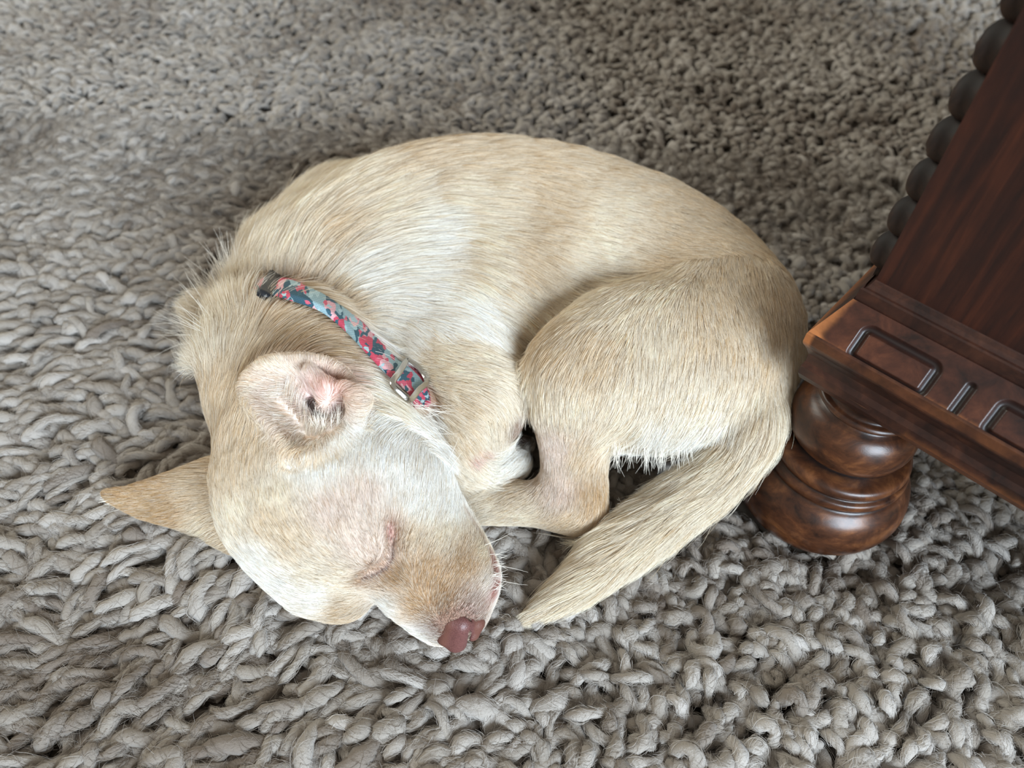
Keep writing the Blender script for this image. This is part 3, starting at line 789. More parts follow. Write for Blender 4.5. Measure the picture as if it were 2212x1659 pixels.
# group, pixel x, y, lie of the hair (image direction), length in mm, lift, colour
CTRL = [
 (BODY, 520, 560, .30, -1, 20, .20, CRM), (BODY, 600, 470, .55, -.85, 22, .12, CRM), (BODY, 620, 560, .30, -.95, 20, .12, CRM), (BODY, 700, 380, .75, -.65, 22, .08, CRM),
 (BODY, 700, 540, .70, -.70, 22, .06, TAN), (BODY, 800, 440, .80, -.55, 24, .05, CRM), (BODY, 760, 600, .95, -.25, 20, .06, WHT), (BODY, 850, 340, .90, -.40, 22, .05, TAN),
 (BODY, 900, 520, .95, -.15, 24, .04, WHT), (BODY, 880, 640, .95, .25, 20, .04, WHT), (BODY, 880, 720, .80, .60, 18, .05, WHT), (BODY, 1000, 320, 1, -.10, 22, .04, TAN),
 (BODY, 1000, 430, 1, .10, 24, .03, CRM), (BODY, 1000, 560, .85, .50, 22, .03, CRM), (BODY, 1000, 680, .85, .55, 18, .03, WHT), (BODY, 930, 780, .9, .35, 15, .05, WHT),
 (BODY, 1150, 320, 1, .12, 18, .03, TAN), (BODY, 1150, 430, .90, .45, 18, .03, TAN), (BODY, 1120, 560, .80, .60, 17, .03, TAN), (BODY, 1120, 660, .85, .55, 16, .03, CRM),
 (BODY, 1300, 350, .95, .30, 12, .03, TAN), (BODY, 1300, 450, .92, .38, 11, .03, CRM), (BODY, 1270, 560, .98, .15, 12, .03, CRM), (BODY, 1240, 640, .80, .55, 12, .03, CRM),
 (BODY, 1450, 420, .85, .55, 9, .03, TAN), (BODY, 1450, 530, .80, .60, 9, .03, TAN), (BODY, 1600, 520, .60, .80, 9, .03, TAN), (BODY, 1560, 620, .50, .85, 9, .03, TAN),
 (BODY, 1690, 650, .25, 1, 9, .03, TAN), (BODY, 1720, 760, .15, 1, 12, .10, TAN), (BODY, 1600, 720, .1, 1, 9, .03, TAN), (BODY, 1130, 760, .7, .6, 14, .05, CRM),
 (LEG, 1400, 590, -.35, .95, 9, .03, CRM), (LEG, 1300, 650, -.60, .75, 10, .04, CRM), (LEG, 1200, 740, -.60, .75, 11, .06, TAN), (LEG, 1160, 820, -.15, 1, 11, .08, CRM),
 (LEG, 1290, 760, -.35, .95, 10, .03, TAN), (LEG, 1420, 720, -.18, 1, 9, .03, CRM), (LEG, 1560, 700, .05, 1, 9, .03, TAN), (LEG, 1660, 760, .0, 1, 10, .03, TAN),
 (LEG, 1380, 840, -.25, 1, 10, .03, CRM), (LEG, 1520, 840, -.15, 1, 10, .03, CRM), (LEG, 1640, 860, -.25, 1, 12, .05, CRM), (LEG, 1240, 870, -.08, 1, 8, .03, CRM),
 (LEG, 1340, 920, -.45, .9, 9, .04, CRM), (LEG, 1420, 950, -.12, 1, 15, .10, WHT), (LEG, 1520, 950, -.15, 1, 16, .10, WHT), (LEG, 1600, 940, -.25, 1, 15, .10, WHT),
 (LEG, 1190, 960, .02, 1, 6, .03, PNK), (LEG, 1270, 980, -.30, .95, 7, .05, TAN), (LEG, 1210, 1050, -.1, 1, 5, .03, PNK), (LEG, 1285, 1060, -.1, 1, 6, .04, ORG),
 (LEG, 1240, 1130, -.7, .7, 6, .04, TAN), (LEG, 1140, 1100, -.9, .45, 6, .04, CRM), (LEG, 1050, 1090, -.95, .3, 6, .04, CRM), (LEG, 1120, 1060, -.85, .5, 6, .04, TAN),
 (ARM, 960, 820, .9, .2, 12, .05, CRM), (ARM, 1050, 800, .95, .2, 11, .04, CRM), (ARM, 1000, 880, .85, .45, 10, .04, TAN), (ARM, 1090, 870, .6, .75, 10, .05, CRM),
 (ARM, 1000, 950, .5, .85, 8, .05, TAN), (ARM, 1060, 920, .2, .95, 9, .06, CRM), (ARM, 1010, 1010, .6, .7, 7, .05, CRM), (ARM, 1130, 905, .2, 1, 6, .03, np.array(srgb(150, 118, 98))), (ARM, 1080, 1010, .75, -.35, 9, .10, WHT), (ARM, 1130, 1000, .5, -.6, 8, .10, WHT),  # brown patch in the gap by the thigh: flesh with shade painted in
 (TAIL, 1700, 860, -.15, 1, 14, .10, CRM), (TAIL, 1650, 960, -.55, .85, 18, .10, CRM), (TAIL, 1560, 1040, -.85, .55, 20, .10, CRM), (TAIL, 1450, 1110, -.82, .57, 22, .10, CRM),
 (TAIL, 1340, 1190, -.80, .60, 24, .08, CRM), (TAIL, 1260, 1260, -.82, .55, 24, .06, CRM), (TAIL, 1180, 1315, -.92, .38, 24, .03, CRM), (TAIL, 1120, 1345, -.97, .22, 16, .02, WHT),
 (HEAD, 480, 650, -.75, -.65, 20, .60, CRM), (HEAD, 425, 680, -1, -.25, 24, .55, CRM), (HEAD, 455, 740, -.5, -.8, 16, .2, CRM), (HEAD, 415, 770, -.85, .35, 22, .5, WHT), (HEAD, 540, 640, -.05, -1, 20, .25, CRM), (HEAD, 500, 760, .12, -1, 15, .06, CRM), (HEAD, 600, 680, .60, -.80, 18, .10, TAN), (HEAD, 590, 760, .45, -.90, 15, .05, DRK),
 (HEAD, 690, 690, .95, -.25, 18, .06, TAN), (HEAD, 700, 750, .95, -.20, 16, .05, DRK), (HEAD, 780, 730, .95, .25, 16, .05, WHT), (HEAD, 820, 790, .9, .45, 15, .06, WHT),
 (HEAD, 470, 880, .05, -1, 10, .04, TAN), (HEAD, 540, 900, .08, -1, 9, .04, TAN), (HEAD, 560, 980, .0, -1, 7, .04, TAN), (HEAD, 490, 1040, -.30, -.95, 6, .04, TAN),
 (HEAD, 520, 1130, -.50, -.85, 6, .04, CRM), (HEAD, 600, 1090, -.42, -.9, 6, .04, CRM), (HEAD, 690, 1030, -.10, -1, 6, .04, WHT), (HEAD, 640, 1020, -.25, -.97, 6, .04, WHT),
 (HEAD, 570, 1220, -.70, -.70, 6, .04, WHT), (HEAD, 640, 1190, -.65, -.75, 6, .04, TAN), (HEAD, 590, 1150, -.6, -.8, 6, .04, TAN), (HEAD, 690, 1245, -.75, -.6, 6, .04, CRM), (HEAD, 720, 1120, -.40, -.9, 5, .04, PNK), (HEAD, 620, 1270, -.75, -.60, 6, .05, WHT), (HEAD, 700, 1290, -.8, -.5, 6, .05, WHT), (HEAD, 750, 1320, -.9, -.3, 6, .06, DRK),
 (HEAD, 790, 1080, -.15, -1, 5, .04, PNK), (HEAD, 790, 1190, -.55, -.8, 4.5, .05, PNK), (HEAD, 760, 1255, -.85, -.4, 4.5, .05, CRM), (HEAD, 830, 1210, -.5, -.8, 4, .06, PNK),
 (HEAD, 800, 940, .35, -.4, 9, .05, WHT), (HEAD, 830, 860, .75, .4, 12, .10, CRM), (HEAD, 880, 880, .85, .45, 18, .14, WHT), (HEAD, 930, 930, .75, .65, 18, .16, WHT), (HEAD, 850, 960, .4, -.5, 8, .04, WHT), (HEAD, 800, 1000, .0, -1, 6, .04, WHT), (HEAD, 860, 1040, .15, -1, 6, .04, WHT),
 (HEAD, 940, 1040, .45, -.85, 7, .06, WHT), (HEAD, 900, 1110, .30, -.95, 5, .04, WHT), (HEAD, 970, 1110, .45, -.85, 6, .06, WHT), (HEAD, 880, 1180, .35, -.9, 4, .05, TAN), (HEAD, 950, 1180, .50, -.85, 4.5, .05, CRM),
 (HEAD, 860, 1250, -.75, -.45, 4, .05, MUZ), (HEAD, 920, 1250, .40, -.9, 3.6, .05, MUZ), (HEAD, 900, 1310, -.70, -.6, 3.2, .05, MUZ), (HEAD, 1000, 1230, .60, -.75, 3.6, .06, MUZ), (HEAD, 1040, 1200, .75, -.6, 5, .08, CRM), (HEAD, 960, 1290, .4, -.85, 2.8, .06, MUZ),
 (HEAD, 1020, 1300, .75, -.6, 2.8, .06, PNK), (HEAD, 850, 1320, -.9, -.4, 4.5, .06, WHT), (HEAD, 910, 1370, -.85, -.5, 4, .06, WHT), (HEAD, 1060, 1280, .9, -.2, 4.5, .12, WHT),
 (EAR, 580, 800, -.6, -.6, 4, .10, RIMC), (EAR, 650, 780, 0, -1, 4, .10, RIMC), (EAR, 730, 800, .6, -.7, 4, .10, RIMC), (EAR, 540, 860, -.9, .2, 4, .10, RIMC), (EAR, 600, 940, -.5, .6, 5, .10, RIMC), (EAR, 640, 980, -.3, .9, 5, .10, RIMC),
 (EAR, 600, 850, -.7, .3, 4, .12, PNK), (EAR, 650, 900, -.6, .6, 6, .15, WHT), (EAR, 690, 930, .1, .9, 9, .25, WHT), (EAR, 740, 920, .7, .7, 7, .20, WHT), (EAR, 770, 870, .9, .1, 5, .12, RIMC), (EAR, 680, 830, -.3, -.8, 4, .10, PNK), (EAR, 700, 970, .3, .9, 6, .12, TAN),
 (FAR, 270, 1085, -1, .0, 5, .03, ORG), (FAR, 350, 1075, -.98, .05, 6, .03, ORG), (FAR, 430, 1060, -.98, .1, 7, .03, TAN), (FAR, 440, 1130, -.8, .5, 8, .08, CRM), (FAR, 380, 1110, -.9, .3, 6, .05, ORG),
]
cg = np.array([c[0] for c in CTRL]); cxy = np.array([c[1:3] for c in CTRL], float)
cdir = np.array([c[3:5] for c in CTRL], float); cdir /= np.linalg.norm(cdir, axis=1, keepdims=True)
clen = np.array([c[5] for c in CTRL], float) * .001; clift = np.array([c[6] for c in CTRL], float); ccol = np.array([c[7] for c in CTRL])

def coat(P, grp):
    # blend the nearest control hairs of the same part of the body
    n = len(P); px = proj(P)
    D = np.zeros((n, 2)); Ln = np.zeros(n); Lf = np.zeros(n); Cc = np.zeros((n, 3))
    for g in range(7):
        m = np.nonzero(grp == g)[0]
        if not len(m): continue
        k = np.nonzero(cg == g)[0]
        for s in range(0, len(m), 20000):
            mm = m[s:s + 20000]
            d2 = ((px[mm, None] - cxy[None, k]) ** 2).sum(-1)
            w = 1 / (d2 + 500) ** 1.7; w /= w.sum(1, keepdims=True)
            D[mm] = w @ cdir[k]; Ln[mm] = w @ clen[k]; Lf[mm] = w @ clift[k]; Cc[mm] = w @ ccol[k]
    D /= np.linalg.norm(D, axis=1, keepdims=True) + 1e-9
    return px, D, Ln, Lf, Cc

def lay(P, D, Nn):
    # image direction -> a direction lying in the skin
    v = D[:, :1] * CR[:, 0] + D[:, 1:] * CR[:, 1]
    v = v - (v * Nn).sum(1, keepdims=True) * Nn
    return v / (np.linalg.norm(v, axis=1, keepdims=True) + 1e-9)

def seg_dist(P, A):
    d = np.full(len(P), 9.0)
    for a, b in zip(A[:-1], A[1:]):
        ab = b - a; t = np.clip(((P - a) @ ab) / (ab @ ab), 0, 1)
        d = np.minimum(d, np.linalg.norm(P - a - t[:, None] * ab, axis=1))
    return d

eye3 = [cast(Fd, *p) for p in EYE]
mouth3 = [p for p in (cast(Fd, *q) for q in MOUTH) if p is not None]
nose_c = cast(Fd, 985, 1352)
def bare(P, Cc, px, grp):
    # skin that shows its own colour: (colour, how bald)
    C = Cc.copy(); hair = np.ones(len(P))
    def put(w, col, bald):
        nonlocal C, hair
        C = C * (1 - w[:, None]) + np.array(col) * w[:, None]
        hair = hair * (1 - w * bald)
    e = seg_dist(P, eye3); put(np.exp(-(e / .0050) ** 2) * .6, srgb(186, 148, 122), .30); put(np.exp(-(e / .0015) ** 2) * .9, srgb(92, 58, 48), .98)
    fl = [cast(Fd, *q) for q in ((842, 1140), (846, 1160))]
    put(np.exp(-(seg_dist(P, fl) / .0026) ** 2) * .7, srgb(172, 120, 108), .45)
    if len(mouth3) > 1: put(np.exp(-(seg_dist(P, mouth3) / .002) ** 2) * .4, srgb(170, 130, 105), .3)
    d = np.linalg.norm(P - nose_c, axis=1); put(np.clip(1.75 - d / .0120, 0, 1) ** 1.2 * .85, srgb(116, 78, 62), .72)
    # lip edge at the right of the muzzle
    lip = [p for p in (cast(Fd, *q) for q in ((1066, 1225), (1070, 1262), (1058, 1292))) if p is not None]
    if len(lip) > 1: put(np.exp(-(seg_dist(P, lip) / .0046) ** 2) * .9, srgb(186, 122, 110), .93)
    # ear: pink inside, darker down the canal
    poly = np.array([(r_[0], r_[1]) for r_ in RIM], float)
    xa, ya = poly[:, 0], poly[:, 1]; xb, yb = np.roll(xa, -1), np.roll(ya, -1)
    cr_ = ((ya[None] > px[:, 1:]) != (yb[None] > px[:, 1:])) & (px[:, :1] < (xb - xa)[None] * (px[:, 1:] - ya[None]) / (yb - ya + 1e-9)[None] + xa[None])
    inear = (cr_.sum(1) % 2 == 1) & (np.linalg.norm(P - canal, axis=1) < .06)
    isear = ((grp == EAR) | inear).astype(float)
    inn = isear * np.clip(1.30 - np.hypot((px[:, 0] - 655) / 115, (px[:, 1] - 862) / 82), 0, 1) ** .6
    put(inn * .9, srgb(254, 241, 234), .45)
    e2 = isear * np.exp(-(np.hypot((px[:, 0] - 705) / 45, (px[:, 1] - 840) / 34)) ** 2); put(e2 * .8, srgb(226, 180, 168), .8)
    dc = seg_dist(P, [c_a * .55 + canal * .45 - tocam(canal) * .006, canal - tocam(canal) * .008, c_b * .5 + canal * .5 - tocam(canal) * .006])
    put(np.exp(-(dc / .0072) ** 4) * .9, srgb(140, 88, 82), .9)
    put(np.exp(-(dc / .0050) ** 4), srgb(78, 42, 42), 1)
    # pink patch on the folded foreleg, dark pads of the tucked paw
    w_ = [cast(Fd, *q) for q in ((1018, 985), (1034, 975))]
    put(np.exp(-(seg_dist(P, w_) / .0032) ** 2) * .9, srgb(228, 188, 180), .85)
    pad = cast(Fd, 1122, 956); put(np.exp(-(np.linalg.norm(P - pad, axis=1) / .0070) ** 4), srgb(80, 60, 52), 1)
    return C, hair

spx, sD, sL, sLf, sC = coat(DV, DGRP)
skinC, skinH = bare(DV, sC, spx, DGRP)
skin = NT('dog_skin')
sa = skin.n('ShaderNodeAttribute', attribute_name='coat')
sb = skin.n('ShaderNodeBsdfPrincipled', Roughness=.6); skin.l(sa.outputs['Color'], sb.inputs['Base Color'])
sb.inputs['Subsurface Weight'].default_value = .0; sb.inputs['Specular IOR Level'].default_value = .25
skin.l(sb.outputs[0], skin.out.inputs[0])
dog = mesh_obj('dog', DV, DQ, skin.m)
tag(dog, 'cream short haired dog asleep curled up on the shaggy rug', 'dog')
ca = dog.data.color_attributes.new('coat', 'FLOAT_COLOR', 'POINT')
under = np.clip(skinC * np.where(skinH[:, None] > .8, np.array([.74, .62, .52]), 1), 0, 1)
ca.data.foreach_set('color', np.concatenate([under, np.ones((len(DV), 1))], 1).astype(np.float32).ravel())

# --- strands
hr = np.random.default_rng(3)
v0, v1, v2, v3 = (DV[DQ[:, i]] for i in range(4))
qa = .5 * np.linalg.norm(np.cross(v2 - v0, v3 - v1), axis=1)
qn = DN[DQ].mean(1); qc = DV[DQ].mean(1)
qh = skinH[DQ].mean(1); qL = sL[DQ].mean(1)
wq = qa * qh * np.clip(.0105 / qL, .55, 2.6) * (qn[:, 2] > -.55) * (qc[:, 2] > -.003)
tc_ = (CPOS - qc); tc_ /= np.linalg.norm(tc_, axis=1, keepdims=True)
wq = wq * np.clip(.45 + 2.0 * (tc_ * qn).sum(1), .22, 1)
NH = 30000 if DRAFT else 470000
qi = hr.choice(len(DQ), NH, p=wq / wq.sum())
ua, ub = hr.random(NH), hr.random(NH)
R0 = (v0[qi] * ((1 - ua) * (1 - ub))[:, None] + v1[qi] * (ua * (1 - ub))[:, None] + v2[qi] * (ua * ub)[:, None] + v3[qi] * ((1 - ua) * ub)[:, None])
hg = DGRP[DQ[qi, 0]]
_, hD, hL, hLf, hC = coat(R0, hg)
# white hair gets little root shade, tan hair a darker root
hB = np.clip((.86 - hC[:, 2]) / .28, .30, 1)
hB = np.where(hg == EAR, .30, hB)
hC, _ = bare(R0, hC, proj(R0), hg)
# locks: hairs lean together in small clumps
cell = .0042
clump = vnoise(R0, 1 / cell, 21); clump2 = vnoise(R0, 1 / .011, 22); c3 = vnoise(R0, 1 / .0016, 23)
hL = hL * np.clip(hr.normal(1, .22, NH), .5, 1.6)
hL = hL * np.clip(.26 + seg_dist(R0, eye3) / .0070, .26, 1) * np.clip(.25 + (np.linalg.norm(R0 - nose_c, axis=1) - .007) / .012, .25, 1)
ang = .16 * clump * np.clip(hL / .012, .4, 1.6) + .14 * clump2 + hr.normal(0, .10, NH)
ca_, sa_ = np.cos(ang), np.sin(ang)
hD = np.stack([hD[:, 0] * ca_ - hD[:, 1] * sa_, hD[:, 0] * sa_ + hD[:, 1] * ca_], 1)
KS = 5
HP = np.zeros((NH, KS, 3)); HP[:, 0] = R0
p = R0.copy()
n_ = grad(Fd, p)
lift = hLf * np.exp(hr.normal(0, .45, NH))
for j in range(1, KS):
    dv = lay(p, hD, n_)
    p = p + dv * (hL / (KS - 1))[:, None]
    n_ = grad(Fd, p)
    off = hL * (lift * (j / (KS - 1)) ** 1.3) + .0004 * j / (KS - 1) + .0012 * np.sin(math.pi * j / KS) * (hL / .012) * (.6 + .6 * clump2 + .5 * clump)
    p = p + n_ * np.clip(off - sample(Fd, p), -.004, .004)[:, None]
    HP[:, j] = p
if not DRAFT:
    # bend each lock towards its own middle line
    key = np.floor(R0 / .0030).astype(np.int64); hk = key[:, 0] * 73856093 ^ key[:, 1] * 19349663 ^ key[:, 2] * 83492791 ^ hg
    _, inv = np.unique(hk, return_inverse=True)
    cntk = np.bincount(inv).astype(float)
    for j in range(2, KS):
        mean = np.stack([np.bincount(inv, HP[:, j, d] - R0[:, d]) / cntk for d in range(3)], 1)
        cen = np.stack([np.bincount(inv, R0[:, d]) / cntk for d in range(3)], 1)
        tgt = (cen + mean)[inv]
        HP[:, j] += (tgt - HP[:, j]) * (.50 * j / (KS - 1)) * np.clip(hL / .014, .2, 1)[:, None]
cm = cmid; cn = np.array([tocam(q_) for q_ in cm])
over = np.zeros(NH, bool); rooted = np.zeros(NH, bool)
nearc = np.nonzero(np.linalg.norm(R0[:, None] - cm[None, ::12], axis=2).min(1) < .04)[0]
for j in range(KS):
    for blk_ in range(0, len(nearc), 8000):
        ix = nearc[blk_:blk_ + 8000]
        dl = HP[ix, j][:, None] - cm[None, 6:-6:2]
        hgt = (dl * cn[None, 6:-6:2]).sum(2)
        lat = np.sqrt(np.maximum((dl ** 2).sum(2) - hgt ** 2, 0))
        hit = ((lat < .0066) & (hgt > -.012) & (hgt < .016)).any(1)
        over[ix] |= hit
        if j == 0: rooted[ix] = hit
stay = ~(rooted | (over & (hr.random(NH) < .93)))
hB = hB[stay]
HP, hL, hC, hg, clump, clump2, c3 = HP[stay], hL[stay], hC[stay], hg[stay], clump[stay], clump2[stay], c3[stay]
NH = len(HP)
tone = 1 + .08 * hr.normal(0, 1, NH) + .10 * clump + .06 * clump2 + .07 * c3
hC = hC * tone[:, None]
dk = hr.random(NH) < .16
hC[dk] *= np.array([.80, .70, .56])
lt = hr.random(NH) < .26
hC[lt] = hC[lt] * .4 + np.array(srgb(250, 245, 234)) * .6
hC = np.clip(hC, .01, .95)
hrad = np.where(hL > .009, .000086, .000064) * hr.uniform(.75, 1.3, NH)

fur_m = NT('dog_hair')
fa = fur_m.n('ShaderNodeAttribute', attribute_name='strand_color')
fh = fur_m.n('ShaderNodeHairInfo')                                    # tan root, darkened to paint the shade between hairs; pale towards the tip
frp = fur_m.ramp(fh.outputs['Intercept'], [(0, (.46, .36, .26)), (.42, (.80, .735, .655)), (.8, (1, 1, 1))])
fmu = fur_m.n('ShaderNodeMix', data_type='RGBA', blend_type='MULTIPLY')
fbn = fur_m.n('ShaderNodeAttribute', attribute_name='root_tan_shade'); fur_m.l(fbn.outputs['Fac'], fmu.inputs[0])
fur_m.l(fa.outputs['Color'], fmu.inputs[6]); fur_m.l(frp, fmu.inputs[7])
fd = fur_m.n('ShaderNodeBsdfPrincipled', Roughness=.5); fur_m.l(fmu.outputs[2], fd.inputs['Base Color'])
fd.inputs['Specular IOR Level'].default_value = .35
ft = fur_m.n('ShaderNodeBsdfTranslucent'); fur_m.l(fmu.outputs[2], ft.inputs['Color'])
fx = fur_m.n('ShaderNodeMixShader'); fx.inputs[0].default_value = .25
fur_m.l(fd.outputs[0], fx.inputs[1]); fur_m.l(ft.outputs[0], fx.inputs[2]); fur_m.l(fx.outputs[0], fur_m.out.inputs[0])

def strands(name, P, rad0, col, mat, parent, band=None):
    n, k = P.shape[:2]
    hc = bpy.data.hair_curves.new(name); hc.add_curves([k] * n)
    hc.attributes['position'].data.foreach_set('vector', P.astype(np.float32).ravel())
    ra = hc.attributes.new('radius', 'FLOAT', 'POINT')
    tt = np.linspace(0, 1, k)
    ra.data.foreach_set('value', (rad0[:, None] * (1 - .78 * tt[None] ** 1.6)).astype(np.float32).ravel())
    co = hc.attributes.new('strand_color', 'FLOAT_COLOR', 'CURVE')
    co.data.foreach_set('color', np.concatenate([col, np.ones((n, 1))], 1).astype(np.float32).ravel())
    bn = hc.attributes.new('root_tan_shade', 'FLOAT', 'CURVE')  # how strongly the painted root shade applies to each strand
    bn.data.foreach_set('value', (np.zeros(n) if band is None else band).astype(np.float32))
    hc.materials.append(mat)
    o = bpy.data.objects.new(name, hc); COL.objects.link(o); o.parent = parent; o['kind'] = 'stuff'
    return o
fur = strands('fur', HP, hrad, hC, fur_m.m, dog, hB)

# long stray guard hairs at the back of the neck, whiskers at the muzzle
G = []
def stray(px, py, dx, dy, mm, droop=0.0, z=.06):
    a = None
    for q_ in (0, 14, 28, 42):
        a = cast(Fd, px + q_ * (-1 if px > 800 else 1), py)
        if a is not None and a[2] > .012: break
    if a is None: return
    v = CR[:, 0] * dx + CR[:, 1] * dy; v /= np.linalg.norm(v)
    s = np.linspace(0, 1, KS)
    side_ = np.cross(v, CR[:, 2])
    G.append(a + v * (s * mm * .001)[:, None] + side_ * (droop * mm * .001 * s ** 2)[:, None])
for (a, b, c, d_, mm, dr) in [(480, 600, -.35, -1, 32, .08), (470, 610, -.30, -1, 24, -.05), (465, 615, -.5, -1, 30, .05), (455, 640, -.85, -.9, 36, .10), (445, 650, -1, -.8, 34, -.1), (440, 680, -1, -.35, 28, .1),
                              (435, 700, -1, -.1, 36, .12), (430, 710, -1, .15, 30, -.15), (440, 640, -.8, -1, 28, .1), (500, 590, -.1, -1, 24, .1), (520, 580, .35, -1, 26, -.05), (490, 595, -.2, -1, 22, .1),
                              (1040, 1180, .9, -.3, 16, .1), (1060, 1220, 1, .1, 18, -.1), (1068, 1250, 1, .3, 16, .1), (960, 1010, .6, -1, 16, .1), (965, 1030, .5, -1, 14, -.1), (1320, 960, .3, 1, 18, .1), (1380, 975, .5, 1, 16, .1)]:
    stray(a, b, c, d_, mm, dr)
for k in range(190):
    q = hr.random(); stray(430 + 70 * q + hr.normal(0, 10), 740 - 140 * q + hr.normal(0, 10), -1 + .8 * q + hr.normal(0, .25), -.3 - .7 * q + hr.normal(0, .25), hr.uniform(12, 32), hr.normal(0, .12))
for k in range(26):
    q = hr.random(); stray(1064 + hr.normal(0, 4), 1190 + 90 * q, 1, hr.normal(-.1, .3), hr.uniform(4, 9), hr.normal(0, .1))
for k in range(70):
    q = hr.random(); stray(672 + 92 * q + hr.normal(0, 3), 926 - 22 * q * q + hr.normal(0, 4), -.25 + .5 * q + hr.normal(0, .2), -1, hr.uniform(5, 10), hr.normal(0, .1))
for k in range(240):
    q = hr.random(); stray(1320 + 300 * q, 955 + 10 * math.sin(q * 3) + hr.normal(0, 5), hr.normal(-.1, .15) + .2 * math.sin(q * 60), 1, hr.uniform(8, 15), hr.normal(0, .1))
for k in range(90):
    q = hr.random(); stray(246 + 60 * q * q, 1080 + hr.normal(0, 3 + 14 * q), -1, hr.normal(0, .18), hr.uniform(4, 9), hr.normal(0, .1))
for k in range(60):
    stray(905 + hr.normal(0, 16), 895 + hr.normal(0, 22), .9 + hr.normal(0, .2), .5 + hr.normal(0, .25), hr.uniform(10, 18), hr.normal(0, .12))
G = np.array(G)
strands('guard_hairs', G, np.full(len(G), .00014), np.tile(np.array(srgb(244, 238, 226)), (len(G), 1)), fur_m.m, dog)

# --- nose leather
OLD = (G0, G1, DX, GN, AX, BIG)
n_ax = grad(Fd, nose_c[None])[0]
def use_grid(lo, hi, dx, big):
    global G0, G1, DX, GN, AX, BIG
    G0, G1, DX, BIG = np.array(lo), np.array(hi), dx, big
    GN = np.ceil((G1 - G0) / DX).astype(int) + 1
    AX = [np.linspace(0, GN[d] - 1, GN[d]) * DX + G0[d] for d in range(3)]
def skin_at(px, py, up=0.0):
    p = cast(Fd, px, py, .2)
    return p + tocam(p) * up if p is not None else None
NPX = dict(a=(996, 1346, -.0026), b=(985, 1383, -.0030), l1=(976, 1341, -.0043), l2=(963, 1374, -.0050), r1=(1028, 1345, -.0038), r2=(1020, 1368, -.0030), n1=(1010, 1360, .0012), n2=(1007, 1384, .0008),
           g1=(983, 1332, .0002), g2=(972, 1362, .0002), g3=(966, 1392, .0002), s1=(984, 1319, .0006), s2=(1003, 1322, .0006), s3=(1014, 1338, .0006), s4=(1014, 1352, .0006))
NP = {}
for k_, (x_, y_, u_) in NPX.items():
    q_ = skin_at(x_, y_, u_)
    if q_ is None: q_ = at(x_, y_, .016) + tocam(at(x_, y_, .016)) * u_
    NP[k_] = q_
use_grid(nose_c - .022, nose_c + .022, .0006, .02)
Fn = field()
for a, b, ra, rb in (('a', 'b', .0054, .0056), ('l1', 'l2', .0044, .0046), ('l1', 'a', .0040, .0040), ('a', 'r1', .0040, .0038), ('r1', 'r2', .0040, .0036)):
    cone(Fn, (NP[a], ra), (NP[b], rb), .0018)
cone(Fn, (NP['n1'], .0010), (NP['n2'], .0021), .0016, sub=True)
for a, b in (('s1', 's2'), ('s2', 's3'), ('s3', 's4')):
    cone(Fn, (NP[a], .0005), (NP[b], .0006), .0013, sub=True)
nV, nQ = surface_nets(Fn)
G0, G1, DX, GN, AX, BIG = OLD
leather = NT('nose_leather')
lt_ = leather.n('ShaderNodeTexCoord'); lv = leather.n('ShaderNodeTexVoronoi', Scale=1500.0); leather.l(lt_.outputs['Object'], lv.inputs['Vector'])
lb = leather.n('ShaderNodeBsdfPrincipled', Roughness=.42)
lw = leather.n('ShaderNodeAttribute', attribute_name='wing')
lc = leather.ramp(lv.outputs['Distance'], [(0, srgb(118, 76, 72)), (.8, srgb(92, 56, 54))])
lx = leather.n('ShaderNodeMix', data_type='RGBA'); leather.l(lw.outputs['Fac'], lx.inputs[0]); leather.l(lc, lx.inputs[6]); lx.inputs[7].default_value = (*srgb(104, 66, 56), 1)
leather.l(lx.outputs[2], lb.inputs['Base Color'])
lbp = leather.n('ShaderNodeBump', Strength=.35, Distance=.0003); lbp.invert = True; leather.l(lv.outputs['Distance'], lbp.inputs['Height']); leather.l(lbp.outputs[0], lb.inputs['Normal'])
leather.l(lb.outputs[0], leather.out.inputs[0])
nose = mesh_obj('nose', nV, nQ, leather.m, dog); wing = np.clip((seg_dist(nV, [NP['a'], NP['b']]) - .0052) / .0016, 0, 1) * np.clip((seg_dist(nV, [NP['n1'], NP['n2']]) - .002) / .002, 0, 1)
wa = nose.data.attributes.new('wing', 'FLOAT', 'POINT'); wa.data.foreach_set('value', wing.astype(np.float32))
nose['label'] = 'brownish pink nose'

# ------------------------------------------------------------------ flowered collar with a steel buckle and a black slide
nm = np.array([tocam(p) for p in cmid])
tt = np.linspace(0, 1, NW)
n = rows.shape[1]
top, bot = rows, rows - nm[None] * .0018
V = np.concatenate([top.reshape(-1, 3), bot.reshape(-1, 3)])
g = np.arange(NW * n).reshape(NW, n)
F = [np.stack([g[:-1, :-1], g[1:, :-1], g[1:, 1:], g[:-1, 1:]], -1).reshape(-1, 4)]
F.append(F[0][:, ::-1] + NW * n)
for e in (g[0], g[-1]):
    F.append(np.stack([e[:-1], e[1:], e[1:] + NW * n, e[:-1] + NW * n], -1))
for e in (g[:, 0], g[:, -1]):
    F.append(np.stack([e[:-1], e[1:], e[1:] + NW * n, e[:-1] + NW * n], -1))
F = np.concatenate(F)
web = NT('printed_webbing')
uva = web.n('ShaderNodeAttribute', attribute_name='band')
sx = web.n('ShaderNodeSeparateXYZ'); web.l(uva.outputs['Vector'], sx.inputs[0])
dn_ = web.n('ShaderNodeTexNoise', Scale=2.2, Detail=2.0); web.l(uva.outputs['Vector'], dn_.inputs['Vector'])
vm = web.n('ShaderNodeVectorMath', operation='MULTIPLY_ADD'); web.l(dn_.outputs['Color'], vm.inputs[0]); vm.inputs[1].default_value = (.5, .5, 0); web.l(uva.outputs['Vector'], vm.inputs[2])
